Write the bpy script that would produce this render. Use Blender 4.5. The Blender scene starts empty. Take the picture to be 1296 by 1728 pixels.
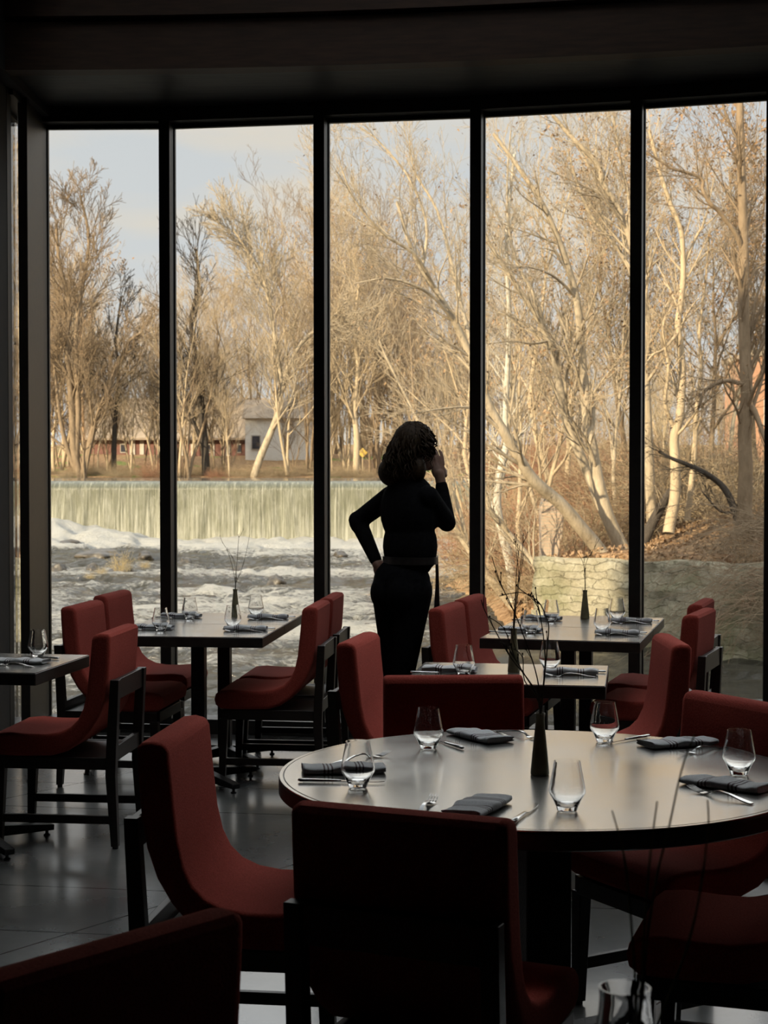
import bpy, math, random
import numpy as np
from mathutils import Vector, Matrix, noise as mnoise

scene = bpy.context.scene
COL = scene.collection
PI = math.pi

# ---------------------------------------------------------------- camera
CAM_H = 1.55
FPX = 2690.0
PITCH = math.radians(1.51)
cam_data = bpy.data.cameras.new('camera')
cam = bpy.data.objects.new('camera', cam_data)
COL.objects.link(cam)
cam.location = (0, 0, CAM_H)
cam.rotation_euler = (PI / 2 - PITCH, 0, 0)
cam_data.sensor_fit = 'VERTICAL'
cam_data.sensor_height = 36.0
cam_data.lens = FPX / 1728 * 36.0
cam_data.clip_end = 900
cam_data.clip_start = 0.05
cam_data.dof.use_dof = True
cam_data.dof.focus_distance = 5.6
cam_data.dof.aperture_fstop = 11
scene.camera = cam

# ---------------------------------------------------------------- exposure
vs = scene.view_settings
vs.view_transform = 'Standard'
vs.look = 'None'
vs.exposure = 0.32
vs.gamma = 1.0
vs.use_curve_mapping = False
scene.cycles.max_bounces = 10
scene.cycles.transparent_max_bounces = 16
scene.cycles.use_denoising = True
scene.cycles.caustics_refractive = False
scene.cycles.caustics_reflective = False
scene.cycles.sample_clamp_indirect = 6.0

# ---------------------------------------------------------------- sky
world = bpy.data.worlds.new('sky')
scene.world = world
world.use_nodes = True
wt = world.node_tree
wt.nodes.clear()
w_out = wt.nodes.new('ShaderNodeOutputWorld')
w_bg = wt.nodes.new('ShaderNodeBackground')
w_tc = wt.nodes.new('ShaderNodeTexCoord')
w_sep = wt.nodes.new('ShaderNodeSeparateXYZ')
w_ramp = wt.nodes.new('ShaderNodeValToRGB')
w_ramp.color_ramp.elements[0].position = 0.0
w_ramp.color_ramp.elements[0].color = (0.70, 0.71, 0.72, 1)
w_ramp.color_ramp.elements[1].position = 1.0
w_ramp.color_ramp.elements[1].color = (0.80, 0.86, 0.95, 1)
for p_e, c_e in ((0.2, (0.66, 0.68, 0.705, 1)), (0.5, (0.70, 0.74, 0.80, 1))):
    e_ = w_ramp.color_ramp.elements.new(p_e)
    e_.color = c_e
w_map = wt.nodes.new('ShaderNodeMapping')
w_map.inputs['Scale'].default_value = (2.2, 2.2, 9.0)
w_noise = wt.nodes.new('ShaderNodeTexNoise')
w_noise.inputs['Scale'].default_value = 2.3
w_noise.inputs['Detail'].default_value = 5
w_cr = wt.nodes.new('ShaderNodeValToRGB')
w_cr.color_ramp.elements[0].position = 0.46
w_cr.color_ramp.elements[1].position = 0.68
w_mix = wt.nodes.new('ShaderNodeMixRGB')
w_mix.inputs['Color2'].default_value = (0.80, 0.72, 0.62, 1)
wl = wt.links.new
wl(w_tc.outputs['Generated'], w_sep.inputs[0])
wl(w_sep.outputs['Z'], w_ramp.inputs[0])
wl(w_tc.outputs['Generated'], w_map.inputs[0])
wl(w_map.outputs[0], w_noise.inputs[0])
wl(w_noise.outputs[0], w_cr.inputs[0])
wl(w_cr.outputs[0], w_mix.inputs[0])
wl(w_ramp.outputs[0], w_mix.inputs['Color1'])
wl(w_mix.outputs[0], w_bg.inputs[0])
# sky above the window view brightened to add light to the room
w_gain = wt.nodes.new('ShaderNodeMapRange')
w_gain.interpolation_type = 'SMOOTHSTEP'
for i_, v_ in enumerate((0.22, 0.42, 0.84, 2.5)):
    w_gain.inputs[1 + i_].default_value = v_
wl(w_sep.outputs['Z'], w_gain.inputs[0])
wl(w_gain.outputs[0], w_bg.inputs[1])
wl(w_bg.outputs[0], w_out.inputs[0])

# ---------------------------------------------------------------- sun (low, from the left and behind)
sun_data = bpy.data.lights.new('sun', 'SUN')
sun_data.energy = 8.8
sun_data.color = (1.0, 0.82, 0.58)
sun_data.angle = math.radians(0.8)
sun = bpy.data.objects.new('sun', sun_data)
COL.objects.link(sun)
SUN_DIR = Vector((0.70, 0.70, -0.29)).normalized()
sun.rotation_euler = SUN_DIR.to_track_quat('-Z', 'Y').to_euler()


# ---------------------------------------------------------------- helpers
def ray(px, py):
    x = (px - 648) / FPX
    y = (864 - py) / FPX
    c, s = math.cos(PITCH), math.sin(PITCH)
    return Vector((x, c + y * s, -s + y * c))


def P(px, py, h):
    """world point on the horizontal plane of height h"""
    d = ray(px, py)
    t = (h - CAM_H) / d.z
    return Vector((0, 0, CAM_H)) + d * t


def D(px, py, depth):
    """world point at distance depth in front of the room's viewing position"""
    d = ray(px, py)
    return Vector((0, 0, CAM_H)) + d * (depth / d.y)


def tag(o, label=None, cat=None, group=None, kind=None):
    if label: o['label'] = label
    if cat: o['category'] = cat
    if group: o['group'] = group
    if kind: o['kind'] = kind
    return o


def empty(name, loc, rz=0.0, label=None, cat=None, group=None):
    o = bpy.data.objects.new(name, None)
    o.empty_display_size = 0.1
    o.location = loc
    o.rotation_euler = (0, 0, rz)
    COL.objects.link(o)
    return tag(o, label, cat, group)


def link_mesh(name, me, m=None, parent=None, smooth=None):
    o = bpy.data.objects.new(name, me)
    COL.objects.link(o)
    if m is not None and len(me.materials) == 0:
        me.materials.append(m)
    if parent is not None:
        o.parent = parent
    return o


def copy_tree(o, parent=None):
    c = o.copy()
    COL.objects.link(c)
    if parent is not None:
        c.parent = parent
    for ch in o.children:
        copy_tree(ch, c)
    return c


class MB:
    """collects shapes, builds ONE mesh object"""
    def __init__(s):
        s.v = []
        s.f = []

    def add(s, vs_, fs):
        o = len(s.v)
        s.v += [tuple(v) for v in vs_]
        s.f += [tuple(i + o for i in f) for f in fs]
        return s

    def box(s, c, d, rz=0.0, M=None):
        x, y, z = d[0] / 2, d[1] / 2, d[2] / 2
        vs_ = [Vector((sx * x, sy * y, sz * z)) for sz in (-1, 1) for sy in (-1, 1) for sx in (-1, 1)]
        R = Matrix.Rotation(rz, 3, 'Z') if M is None else M
        vs_ = [R @ v + Vector(c) for v in vs_]
        return s.add(vs_, [(0, 2, 3, 1), (4, 5, 7, 6), (0, 1, 5, 4), (2, 6, 7, 3), (0, 4, 6, 2), (1, 3, 7, 5)])

    def bar(s, a, b, w0, w1=None, up=(0, 0, 1)):
        """square-section bar from a to b, (w, t) at each end"""
        a, b = Vector(a), Vector(b)
        w1 = w1 or w0
        t = (b - a).normalized()
        u = t.cross(Vector(up))
        if u.length < 1e-4:
            u = Vector((1, 0, 0))
        u.normalize()
        v = u.cross(t).normalized()
        vs_ = []
        for p, w in ((a, w0), (b, w1)):
            for su, sv in ((-1, -1), (1, -1), (1, 1), (-1, 1)):
                vs_.append(p + u * su * w[0] / 2 + v * sv * w[1] / 2)
        return s.add(vs_, [(0, 1, 2, 3), (7, 6, 5, 4), (0, 4, 5, 1), (1, 5, 6, 2), (2, 6, 7, 3), (3, 7, 4, 0)])

    def hexa(s, lo, hi):
        """two quads (bottom, top), each 4 points counter-clockwise"""
        return s.add(list(lo) + list(hi), [(3, 2, 1, 0), (4, 5, 6, 7), (0, 1, 5, 4), (1, 2, 6, 5), (2, 3, 7, 6), (3, 0, 4, 7)])

    def tube(s, pts, r, n=8, caps=True, flat=1.0):
        pts = [Vector(p) for p in pts]
        if not hasattr(r, '__len__'):
            r = [r] * len(pts)
        vs_, fs = [], []
        prev = None
        for i, p in enumerate(pts):
            t = (pts[min(i + 1, len(pts) - 1)] - pts[max(i - 1, 0)]).normalized()
            if prev is None:
                ref = Vector((0, 0, 1)) if abs(t.z) < 0.9 else Vector((1, 0, 0))
                u = t.cross(ref).normalized()
            else:
                u = (prev - t * prev.dot(t)).normalized()
            prev = u
            v = t.cross(u)
            for k in range(n):
                a = 2 * PI * k / n
                vs_.append(p + (u * math.cos(a) + v * math.sin(a) * flat) * r[i])
        m = len(pts)
        for i in range(m - 1):
            for k in range(n):
                a, b = i * n + k, i * n + (k + 1) % n
                fs.append((a, b, b + n, a + n))
        if caps:
            fs.append(tuple(reversed(range(n))))
            fs.append(tuple(range((m - 1) * n, m * n)))
        return s.add(vs_, fs)

    def lathe(s, prof, n=32, c=(0, 0, 0), closed=False):
        vs_, fs = [], []
        for (r, z) in prof:
            for k in range(n):
                a = 2 * PI * k / n
                vs_.append((c[0] + r * math.cos(a), c[1] + r * math.sin(a), c[2] + z))
        m = len(prof)
        for i in range(m if closed else m - 1):
            j = (i + 1) % m
            for k in range(n):
                k2 = (k + 1) % n
                fs.append((i * n + k, i * n + k2, j * n + k2, j * n + k))
        if not closed:
            fs.append(tuple(reversed(range(n))))
            fs.append(tuple(range((m - 1) * n, m * n)))
        return s.add(vs_, fs)

    def prism(s, poly, x0, x1, axis='X'):
        """polygon of (y, z) extruded along x"""
        n = len(poly)
        vs_ = [(x0, p[0], p[1]) for p in poly] + [(x1, p[0], p[1]) for p in poly]
        fs = [tuple(range(n)), tuple(reversed(range(n, 2 * n)))]
        for i in range(n):
            j = (i + 1) % n
            fs.append((i, i + n, j + n, j))
        return s.add(vs_, fs)

    def ellipsoid(s, c, r, M=None, nu=20, nv=12):
        vs_, fs = [], []
        M = M or Matrix.Identity(3)
        c = Vector(c)
        for i in range(1, nv):
            th = PI * i / nv
            for k in range(nu):
                a = 2 * PI * k / nu
                vs_.append(c + M @ Vector((r[0] * math.sin(th) * math.cos(a), r[1] * math.sin(th) * math.sin(a), r[2] * math.cos(th))))
        for i in range(nv - 2):
            for k in range(nu):
                k2 = (k + 1) % nu
                fs.append((i * nu + k, (i + 1) * nu + k, (i + 1) * nu + k2, i * nu + k2))
        t = len(vs_)
        vs_ += [c + M @ Vector((0, 0, r[2])), c - M @ Vector((0, 0, r[2]))]
        for k in range(nu):
            k2 = (k + 1) % nu
            fs.append((t, k, k2))
            fs.append((t + 1, (nv - 2) * nu + k2, (nv - 2) * nu + k))
        return s.add(vs_, fs)

    def caps(s, a, b, ra, rb, n=14):
        """tapered capsule"""
        a, b = Vector(a), Vector(b)
        t = (b - a).normalized()
        pts, rr = [], []
        for k in range(5):
            w = PI / 2 * k / 4
            pts.append(a - t * ra * math.cos(w) * 0.999)
            rr.append(max(ra * math.sin(w), ra * 0.05))
        for k in range(5):
            w = PI / 2 * k / 4
            pts.append(b + t * rb * math.sin(w) * 0.999)
            rr.append(max(rb * math.cos(w), rb * 0.05))
        return s.tube(pts, rr, n)

    def mesh(s, name):
        me = bpy.data.meshes.new(name)
        me.from_pydata(s.v, [], s.f)
        me.validate()
        me.update()
        return me

    def build(s, name, m, parent=None, smooth=False, bevel=0, seg=2, angle=40, loc=None, recalc=True):
        me = s.mesh(name)
        if recalc:
            import bmesh
            bm = bmesh.new()
            bm.from_mesh(me)
            bmesh.ops.recalc_face_normals(bm, faces=bm.faces)
            bm.to_mesh(me)
            bm.free()
        o = link_mesh(name, me, m, parent)
        if smooth:
            me.polygons.foreach_set('use_smooth', [True] * len(me.polygons))
        if bevel:
            b = o.modifiers.new('bevel', 'BEVEL')
            b.width = bevel
            b.segments = seg
            b.limit_method = 'ANGLE'
            b.angle_limit = math.radians(angle)
        if smooth == 'auto' or bevel:
            me.polygons.foreach_set('use_smooth', [True] * len(me.polygons))
            try:
                me.set_sharp_from_angle(angle=math.radians(35))
            except Exception:
                pass
        if loc is not None:
            o.location = loc
        return o


def struct(o):
    o['kind'] = 'structure'
    return o


# ---------------------------------------------------------------- materials
class Mat:
    def __init__(s, name, col=(0.5, 0.5, 0.5), rough=0.5, metal=0.0, spec=0.5, **kw):
        s.m = bpy.data.materials.new(name)
        s.m.use_nodes = True
        s.nt = s.m.node_tree
        s.b = s.nt.nodes['Principled BSDF']
        s.b.inputs['Base Color'].default_value = (*col, 1)
        s.b.inputs['Roughness'].default_value = rough
        s.b.inputs['Metallic'].default_value = metal
        s.b.inputs['Specular IOR Level'].default_value = spec
        for k, v in kw.items():
            s.b.inputs[k.replace('_', ' ')].default_value = v

    def n(s, t, **kw):
        nd = s.nt.nodes.new('ShaderNode' + t)
        for k, v in kw.items():
            if k in nd.inputs:
                nd.inputs[k].default_value = v
            else:
                setattr(nd, k, v)
        return nd

    def l(s, a, b):
        s.nt.links.new(a, b)

    def coords(s, scale=(1, 1, 1), src='Object', rot=(0, 0, 0)):
        tc = s.n('TexCoord')
        mp = s.n('Mapping')
        mp.inputs['Scale'].default_value = scale
        mp.inputs['Rotation'].default_value = rot
        s.l(tc.outputs[src], mp.inputs[0])
        return mp.outputs[0]

    def noise(s, vec, scale=5, detail=4, rough=0.5, dist=0.0):
        nd = s.n('TexNoise')
        nd.inputs['Scale'].default_value = scale
        nd.inputs['Detail'].default_value = detail
        nd.inputs['Roughness'].default_value = rough
        nd.inputs['Distortion'].default_value = dist
        s.l(vec, nd.inputs[0])
        return nd.outputs[0]

    def ramp(s, fac, stops):
        r = s.n('ValToRGB')
        el = r.color_ramp.elements
        while len(el) < len(stops):
            el.new(0.5)
        for e, (p, c) in zip(el, stops):
            e.position = p
            e.color = (*c, 1) if hasattr(c, '__len__') else (c, c, c, 1)
        s.l(fac, r.inputs[0])
        return r.outputs[0]

    def math(s, op, a, b=0.0, c=None):
        nd = s.n('Math', operation=op)
        for i, v in enumerate((a, b, c)):
            if v is None:
                continue
            if hasattr(v, 'links'):
                s.l(v, nd.inputs[i])
            else:
                nd.inputs[i].default_value = v
        return nd.outputs[0]

    def mix(s, fac, a, b):
        nd = s.n('MixRGB')
        for i, v in enumerate((fac, a, b)):
            if hasattr(v, 'links'):
                s.l(v, nd.inputs[i])
            elif i == 0:
                nd.inputs[0].default_value = v
            else:
                nd.inputs[i].default_value = (*v, 1)
        return nd.outputs[0]

    def color(s, sock):
        s.l(sock, s.b.inputs['Base Color'])

    def rough(s, sock):
        s.l(sock, s.b.inputs['Roughness'])

    def bump(s, h, strength=0.3, dist=0.01):
        b = s.n('Bump')
        b.inputs['Strength'].default_value = strength
        b.inputs['Distance'].default_value = dist
        s.l(h, b.inputs['Height'])
        s.l(b.outputs[0], s.b.inputs['Normal'])


def noisy(name, c0, c1, scale=8, rough=0.6, lo=0.35, hi=0.65, bump=0.0, bscale=None, detail=4, dist=0.01, sc3=(1, 1, 1), **kw):
    M = Mat(name, c0, rough, **kw)
    v = M.coords(sc3)
    nz = M.noise(v, scale, detail)
    M.color(M.ramp(nz, [(lo, c0), (hi, c1)]))
    if bump:
        M.bump(M.noise(v, bscale or scale * 3, 3), bump, dist)
    return M.m


# upholstery: red boucle wool
Mw = Mat('red_wool', (0.36, 0.05, 0.045), 0.95, spec=0.15)
v = Mw.coords()
nz = Mw.noise(v, 190, 3, 0.7)
nb = Mw.noise(v, 9, 3)
Mw.color(Mw.mix(0.25, Mw.ramp(nz, [(0.3, (0.25, 0.036, 0.026)), (0.7, (0.50, 0.092, 0.066))]), Mw.ramp(nb, [(0.3, (0.32, 0.050, 0.036)), (0.7, (0.44, 0.080, 0.058))])))
Mw.bump(nz, 0.8, 0.002)
Mw.b.inputs['Sheen Weight'].default_value = 0.15
Mw.b.inputs['Sheen Tint'].default_value = (0.9, 0.25, 0.2, 1)
WOOL = Mw.m

Mk = Mat('dark_stained_wood', (0.016, 0.011, 0.009), 0.42)
v = Mk.coords((3, 3, 30))
g = Mk.noise(v, 6, 4)
Mk.color(Mk.ramp(g, [(0.3, (0.010, 0.007, 0.006)), (0.7, (0.028, 0.018, 0.013))]))
Mk.bump(g, 0.15, 0.001)
WOOD = Mk.m

Mt = Mat('worn_metal_tabletop', (0.2, 0.2, 0.19), 0.3, metal=0.85)
v = Mt.coords((1, 1, 1))
n1 = Mt.noise(v, 3.5, 4, 0.5, 0.2)
v2 = Mt.coords((3, 90, 6), rot=(0, 0, 0.5))
n2 = Mt.noise(v2, 2.0, 4)
scr = Mt.ramp(n2, [(0.66, 0.0), (0.70, 1.0)])
patch = Mt.ramp(Mt.noise(v, 2.2, 2), [(0.55, 0.0), (0.65, 1.0)])
sm = Mt.math('MULTIPLY', scr, patch)
base = Mt.ramp(n1, [(0.3, (0.62, 0.60, 0.56)), (0.7, (0.82, 0.80, 0.75))])
Mt.color(Mt.mix(sm, base, (0.12, 0.11, 0.10)))
Mt.rough(Mt.ramp(n1, [(0.3, 0.24), (0.7, 0.15)]))
Mt.bump(n1, 0.03, 0.002)
ZINC = Mt.m

TABLE_EDGE = noisy('dark_table_edge', (0.02, 0.017, 0.014), (0.035, 0.03, 0.024), 20, 0.4)
IRON = noisy('black_cast_iron', (0.010, 0.010, 0.010), (0.022, 0.022, 0.022), 60, 0.45, bump=0.2, metal=0.3)
PLASTIC = noisy('black_glide', (0.01, 0.01, 0.01), (0.02, 0.02, 0.02), 50, 0.5)
FRAME = noisy('bronze_window_frame', (0.020, 0.020, 0.018), (0.028, 0.028, 0.024), 30, 0.45, metal=0.2)

Mf = Mat('polished_dark_concrete', (0.06, 0.06, 0.058), 0.25)
v = Mf.coords()
n1 = Mf.noise(v, 1.3, 6, 0.6)
n2 = Mf.noise(v, 14, 4, 0.6)
mixn = Mf.math('ADD', Mf.math('MULTIPLY', n1, 0.7), Mf.math('MULTIPLY', n2, 0.3))
cc = Mf.ramp(mixn, [(0.35, (0.085, 0.087, 0.085)), (0.65, (0.17, 0.172, 0.165))])
# saw-cut joints: two families of straight lines
tc = Mf.n('TexCoord')
sp = Mf.n('SeparateXYZ')
Mf.l(tc.outputs['Object'], sp.inputs[0])
joint = None
for (nx, ny, off, period) in ((0.145, 0.989, 5.65, 1.9), (0.145, 0.989, 5.09, 1.9), (0.80, -0.60, -5.92, 1.9)):
    t = Mf.math('ADD', Mf.math('MULTIPLY', sp.outputs[0], nx), Mf.math('MULTIPLY', sp.outputs[1], ny))
    t = Mf.math('SUBTRACT', t, off)
    t = Mf.math('ABSOLUTE', Mf.math('SUBTRACT', Mf.math('FRACT', Mf.math('ADD', Mf.math('DIVIDE', t, period), 0.5)), 0.5))
    t = Mf.math('LESS_THAN', t, 0.0042 / period)
    joint = t if joint is None else Mf.math('MAXIMUM', joint, t)
Mf.color(Mf.mix(joint, cc, (0.004, 0.004, 0.004)))
Mf.rough(Mf.math('MAXIMUM', Mf.ramp(n1, [(0.3, 0.24), (0.7, 0.34)]), Mf.math('MULTIPLY', joint, 0.9)))
Mf.bump(n2, 0.03, 0.002)
Mf.b.inputs['Coat Weight'].default_value = 0.8
Mf.b.inputs['Coat Roughness'].default_value = 0.14
CONCRETE = Mf.m

WALL = noisy('dark_plaster', (0.012, 0.011, 0.010), (0.018, 0.016, 0.014), 12, 0.8)
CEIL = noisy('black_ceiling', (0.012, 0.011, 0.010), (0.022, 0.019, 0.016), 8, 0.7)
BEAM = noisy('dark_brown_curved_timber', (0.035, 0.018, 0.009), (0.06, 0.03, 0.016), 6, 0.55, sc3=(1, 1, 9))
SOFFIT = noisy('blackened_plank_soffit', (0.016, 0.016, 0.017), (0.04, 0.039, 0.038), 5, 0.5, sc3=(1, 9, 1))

# window pane: clear with a faint reflection
Mg = Mat('window_glass')
Mg.nt.nodes.remove(Mg.b)
o_ = Mg.nt.nodes['Material Output']
tr = Mg.n('BsdfTransparent')
tr.inputs[0].default_value = (0.97, 0.98, 0.97, 1)
gl = Mg.n('BsdfGlossy')
gl.inputs['Roughness'].default_value = 0.0
fr = Mg.n('Fresnel')
fr.inputs[0].default_value = 1.45
mx = Mg.n('MixShader')
Mg.l(fr.outputs[0], mx.inputs[0])
Mg.l(tr.outputs[0], mx.inputs[1])
Mg.l(gl.outputs[0], mx.inputs[2])
Mg.l(mx.outputs[0], o_.inputs[0])
PANE = Mg.m

Mgl = Mat('drinking_glass', (1, 1, 1), 0.0, Transmission_Weight=1.0, IOR=1.48)
v = Mgl.coords()
Mgl.rough(Mgl.ramp(Mgl.noise(v, 30, 2), [(0.4, 0.0), (0.8, 0.012)]))
GLASS = Mgl.m

STEEL = noisy('polished_steel', (0.55, 0.54, 0.52), (0.65, 0.64, 0.62), 40, 0.16, metal=1.0)
VASE = noisy('olive_bronze_glaze', (0.20, 0.18, 0.10), (0.30, 0.27, 0.15), 25, 0.38)
TWIG = noisy('dark_twig_bark', (0.03, 0.022, 0.015), (0.07, 0.05, 0.03), 60, 0.8)
STEM = noisy('green_dry_stem', (0.12, 0.11, 0.04), (0.24, 0.22, 0.09), 60, 0.7)

# grey napkin with wine-red stripe pairs woven across it (x is the long way)
Mn = Mat('striped_napkin', (0.42, 0.42, 0.42), 0.95, spec=0.1)
tc = Mn.n('TexCoord')
sp = Mn.n('SeparateXYZ')
Mn.l(tc.outputs['Object'], sp.inputs[0])
st = None
for c0 in (-0.052, -0.042, -0.032, 0.030, 0.040, 0.050):
    t = Mn.math('LESS_THAN', Mn.math('ABSOLUTE', Mn.math('SUBTRACT', sp.outputs[0], c0)), 0.0022)
    st = t if st is None else Mn.math('MAXIMUM', st, t)
weave = Mn.noise(Mn.coords((1, 1, 1)), 260, 2)
cb = Mn.ramp(weave, [(0.3, (0.66, 0.67, 0.68)), (0.7, (0.84, 0.84, 0.85))])
Mn.color(Mn.mix(Mn.math('MULTIPLY', st, 0.85), cb, (0.06, 0.012, 0.015)))
Mn.bump(weave, 0.4, 0.0002)
Mn.b.inputs['Sheen Weight'].default_value = 0.2
NAPKIN = Mn.m

# outdoors
def bark(name, c0, c1, scale=3.0, dark=None):
    M = Mat(name, c0, 0.9, spec=0.1)
    v = M.coords((2, 2, 0.6))
    n1 = M.noise(v, scale, 5, 0.65)
    st = [(0.32, c0), (0.68, c1)]
    if dark:
        st = [(0.30, dark), (0.40, c0), (0.68, c1)]
    M.color(M.ramp(n1, st))
    M.bump(M.noise(M.coords((4, 4, 1)), scale * 3, 3), 0.5, 0.03)
    return M.m


BARK_TAN = bark('tan_bark', (0.32, 0.25, 0.16), (0.44, 0.345, 0.225))
BARK_PALE = bark('pale_olive_bark', (0.277, 0.224, 0.152), (0.409, 0.337, 0.238), dark=(0.172, 0.132, 0.086))
BARK_WHITE = bark('white_birch_bark', (0.363, 0.330, 0.264), (0.515, 0.475, 0.396), 5, dark=(0.145, 0.112, 0.079))
BARK_BROWN = bark('brown_bark', (0.158, 0.115, 0.073), (0.251, 0.185, 0.119))
BARK_DARK = bark('dark_bark', (0.040, 0.033, 0.026), (0.079, 0.066, 0.053))
LEAF_DRY = noisy('dry_leaf', (0.17, 0.10, 0.05), (0.30, 0.19, 0.095), 3, 0.8)
BRUSH_RED = noisy('russet_brush', (0.198, 0.092, 0.050), (0.277, 0.145, 0.079), 2, 0.9)
BRUSH_TAN = noisy('tan_brush', (0.224, 0.165, 0.092), (0.330, 0.251, 0.152), 2, 0.9)
GRASS_DRY = noisy('straw_grass', (0.277, 0.211, 0.099), (0.383, 0.304, 0.158), 2, 0.9)

# ================================================================ ROOM
HEAD_Z = 3.595
SILL_Z = 0.09
NODES = [D(71, 800, 9.45), D(284, 800, 9.43), D(543, 800, 9.28), D(805, 800, 9.13), D(1074, 800, 8.91), D(1303, 800, 8.69)]
NODES = [Vector((n.x, n.y, 0)) for n in NODES]
ang = math.atan2((NODES[-1] - NODES[-2]).y, (NODES[-1] - NODES[-2]).x)
p_ = NODES[-1].copy()
for k in range(4):
    ang -= math.radians(7.5)
    p_ = p_ + Vector((math.cos(ang), math.sin(ang), 0)) * 0.88
    NODES.append(p_.copy())
RIGHT_X = NODES[-1].x
LEFT_X = NODES[0].x

# floor: polygon following the window line
mb = MB()
poly = [(LEFT_X - 0.2, -4.2)] + [(RIGHT_X + 0.2, -4.2)] + [(n.x, n.y) for n in reversed(NODES)]
poly[-1] = (LEFT_X - 0.0, NODES[0].y)
poly = [(LEFT_X - 1.6, -4.2), (RIGHT_X + 0.1, -4.2)] + [(n.x + (0.1 if i == 0 else 0), n.y + 0.12) for i, n in enumerate(reversed(NODES))] + [(LEFT_X - 0.1, NODES[0].y + 0.12), (LEFT_X - 0.1, 8.0), (LEFT_X - 1.6, 8.0)]
n = len(poly)
mb.add([(x, y, -0.3) for x, y in poly] + [(x, y, 0.0) for x, y in poly],
       [tuple(reversed(range(n))), tuple(range(n, 2 * n))] + [(i, (i + 1) % n, (i + 1) % n + n, i + n) for i in range(n)])
struct(mb.build('floor', CONCRETE))
# ceiling, with two unseen openings added to let light onto the tables
LX, RX = LEFT_X - 1.6, RIGHT_X + 0.1
S0, S1 = -1.7, 2.9
mb = MB()
def slab(x0, x1, y0, y1):
    mb.box(((x0 + x1) / 2, (y0 + y1) / 2, 4.36), (x1 - x0, y1 - y0, 0.12))
LIGHT_SLOTS = ((5.40, 6.95), (7.50, 8.15))
slab(LX, RX, -4.2, LIGHT_SLOTS[0][0])
slab(LX, S0, LIGHT_SLOTS[0][0], LIGHT_SLOTS[0][1]); slab(S1, RX, LIGHT_SLOTS[0][0], LIGHT_SLOTS[0][1])
slab(LX, RX, LIGHT_SLOTS[0][1], LIGHT_SLOTS[1][0])
slab(LX, S0, LIGHT_SLOTS[1][0], LIGHT_SLOTS[1][1]); slab(S1, RX, LIGHT_SLOTS[1][0], LIGHT_SLOTS[1][1])
front = [(LX, LIGHT_SLOTS[1][1]), (RX, LIGHT_SLOTS[1][1])] + [(n.x + 0.05, n.y + 0.12) for n in reversed(NODES) if n.y > LIGHT_SLOTS[1][1] + 0.05] + [(LEFT_X - 0.1, NODES[0].y + 0.12), (LEFT_X - 0.1, 8.0), (LX, 8.0)]
n = len(front)
mb.add([(x, y, 4.3) for x, y in front] + [(x, y, 4.42) for x, y in front],
       [tuple(reversed(range(n))), tuple(range(n, 2 * n))] + [(i, (i + 1) % n, (i + 1) % n + n, i + n) for i in range(n)])
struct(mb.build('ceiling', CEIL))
for k, (y0, y1) in enumerate(LIGHT_SLOTS):
    root = empty('window_%d' % (30 + k), ((S0 + S1) / 2, (y0 + y1) / 2, 4.42))  # unseen rooflight, added to bring sky light down on the tables
    root['kind'] = 'structure'
    m = MB()
    for sy in (y0, y1):
        m.box((0, sy - (y0 + y1) / 2, 0.03), (S1 - S0 + 0.1, 0.03, 0.06))
    m.build('window_frame', FRAME, root)
    MB().box((0, 0, 0.03), (S1 - S0, y1 - y0 - 0.03, 0.01)).build('pane', PANE, root)

# solid walls
struct(MB().box((RIGHT_X + 0.0, (NODES[-1].y - 4.2) / 2, 2.0), (0.2, NODES[-1].y + 4.2, 4.8)).build('wall_right', WALL))
struct(MB().box(((LEFT_X - 1.6 + RIGHT_X) / 2, -4.3, 2.0), (RIGHT_X - LEFT_X + 1.8, 0.2, 4.8)).build('wall_back', WALL))
struct(MB().box((LEFT_X - 1.6, 0.4, 2.0), (0.2, 9.3, 4.8)).build('wall_left', WALL))
struct(MB().box((LEFT_X - 0.8, 5.0, 2.0), (1.6, 0.10, 4.8)).build('wall_left_return', WALL))
struct(MB().box((LEFT_X - 0.06, 6.8, 2.0), (0.10, 3.7, 4.8)).build('wall_left_end', WALL))

# windows: frame and pane for every bay, mullions between
def bay(idx, a, b, flip=1):
    t = (b - a)
    L = t.length
    t = t / L
    nrm = Vector((-t.y, t.x, 0)) * flip            # outwards
    rz = math.atan2(t.y, t.x)
    mid = (a + b) / 2
    root = empty('window_%d' % idx, (mid.x, mid.y, 0), rz)
    root['kind'] = 'structure'
    m = MB()
    m.box((0, 0.0 * flip, HEAD_Z + 0.02), (L, 0.15, 0.06))
    m.box((0, 0.0, SILL_Z - 0.045), (L, 0.15, 0.085))
    m.box((0, 0.045 * flip, HEAD_Z - 0.012), (L, 0.03, 0.04))
    m.build('window_frame', FRAME, root)
    g = MB().box((0, 0.045 * flip, (HEAD_Z + SILL_Z) / 2), (L - 0.02, 0.012, HEAD_Z - SILL_Z + 0.02))
    g.build('pane', PANE, root)
    return root

for i in range(len(NODES) - 1):
    bay(i + 1, NODES[i], NODES[i + 1])
for i, nd in enumerate(NODES):
    a = NODES[max(i - 1, 0)]
    b = NODES[min(i + 1, len(NODES) - 1)]
    t = (b - a)
    rz = math.atan2(t.y, t.x)
    m = MB().box((0, 0, HEAD_Z / 2 + 0.3), (0.064, 0.16, HEAD_Z + 0.6))
    m.box((0, 0.045, HEAD_Z / 2), (0.078, 0.035, HEAD_Z))
    o = m.build('trim_%d' % (i + 1), FRAME, bevel=0.003)
    o.location = (nd.x, nd.y, 0)
    o.rotation_euler = (0, 0, rz)
    struct(o)
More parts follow.
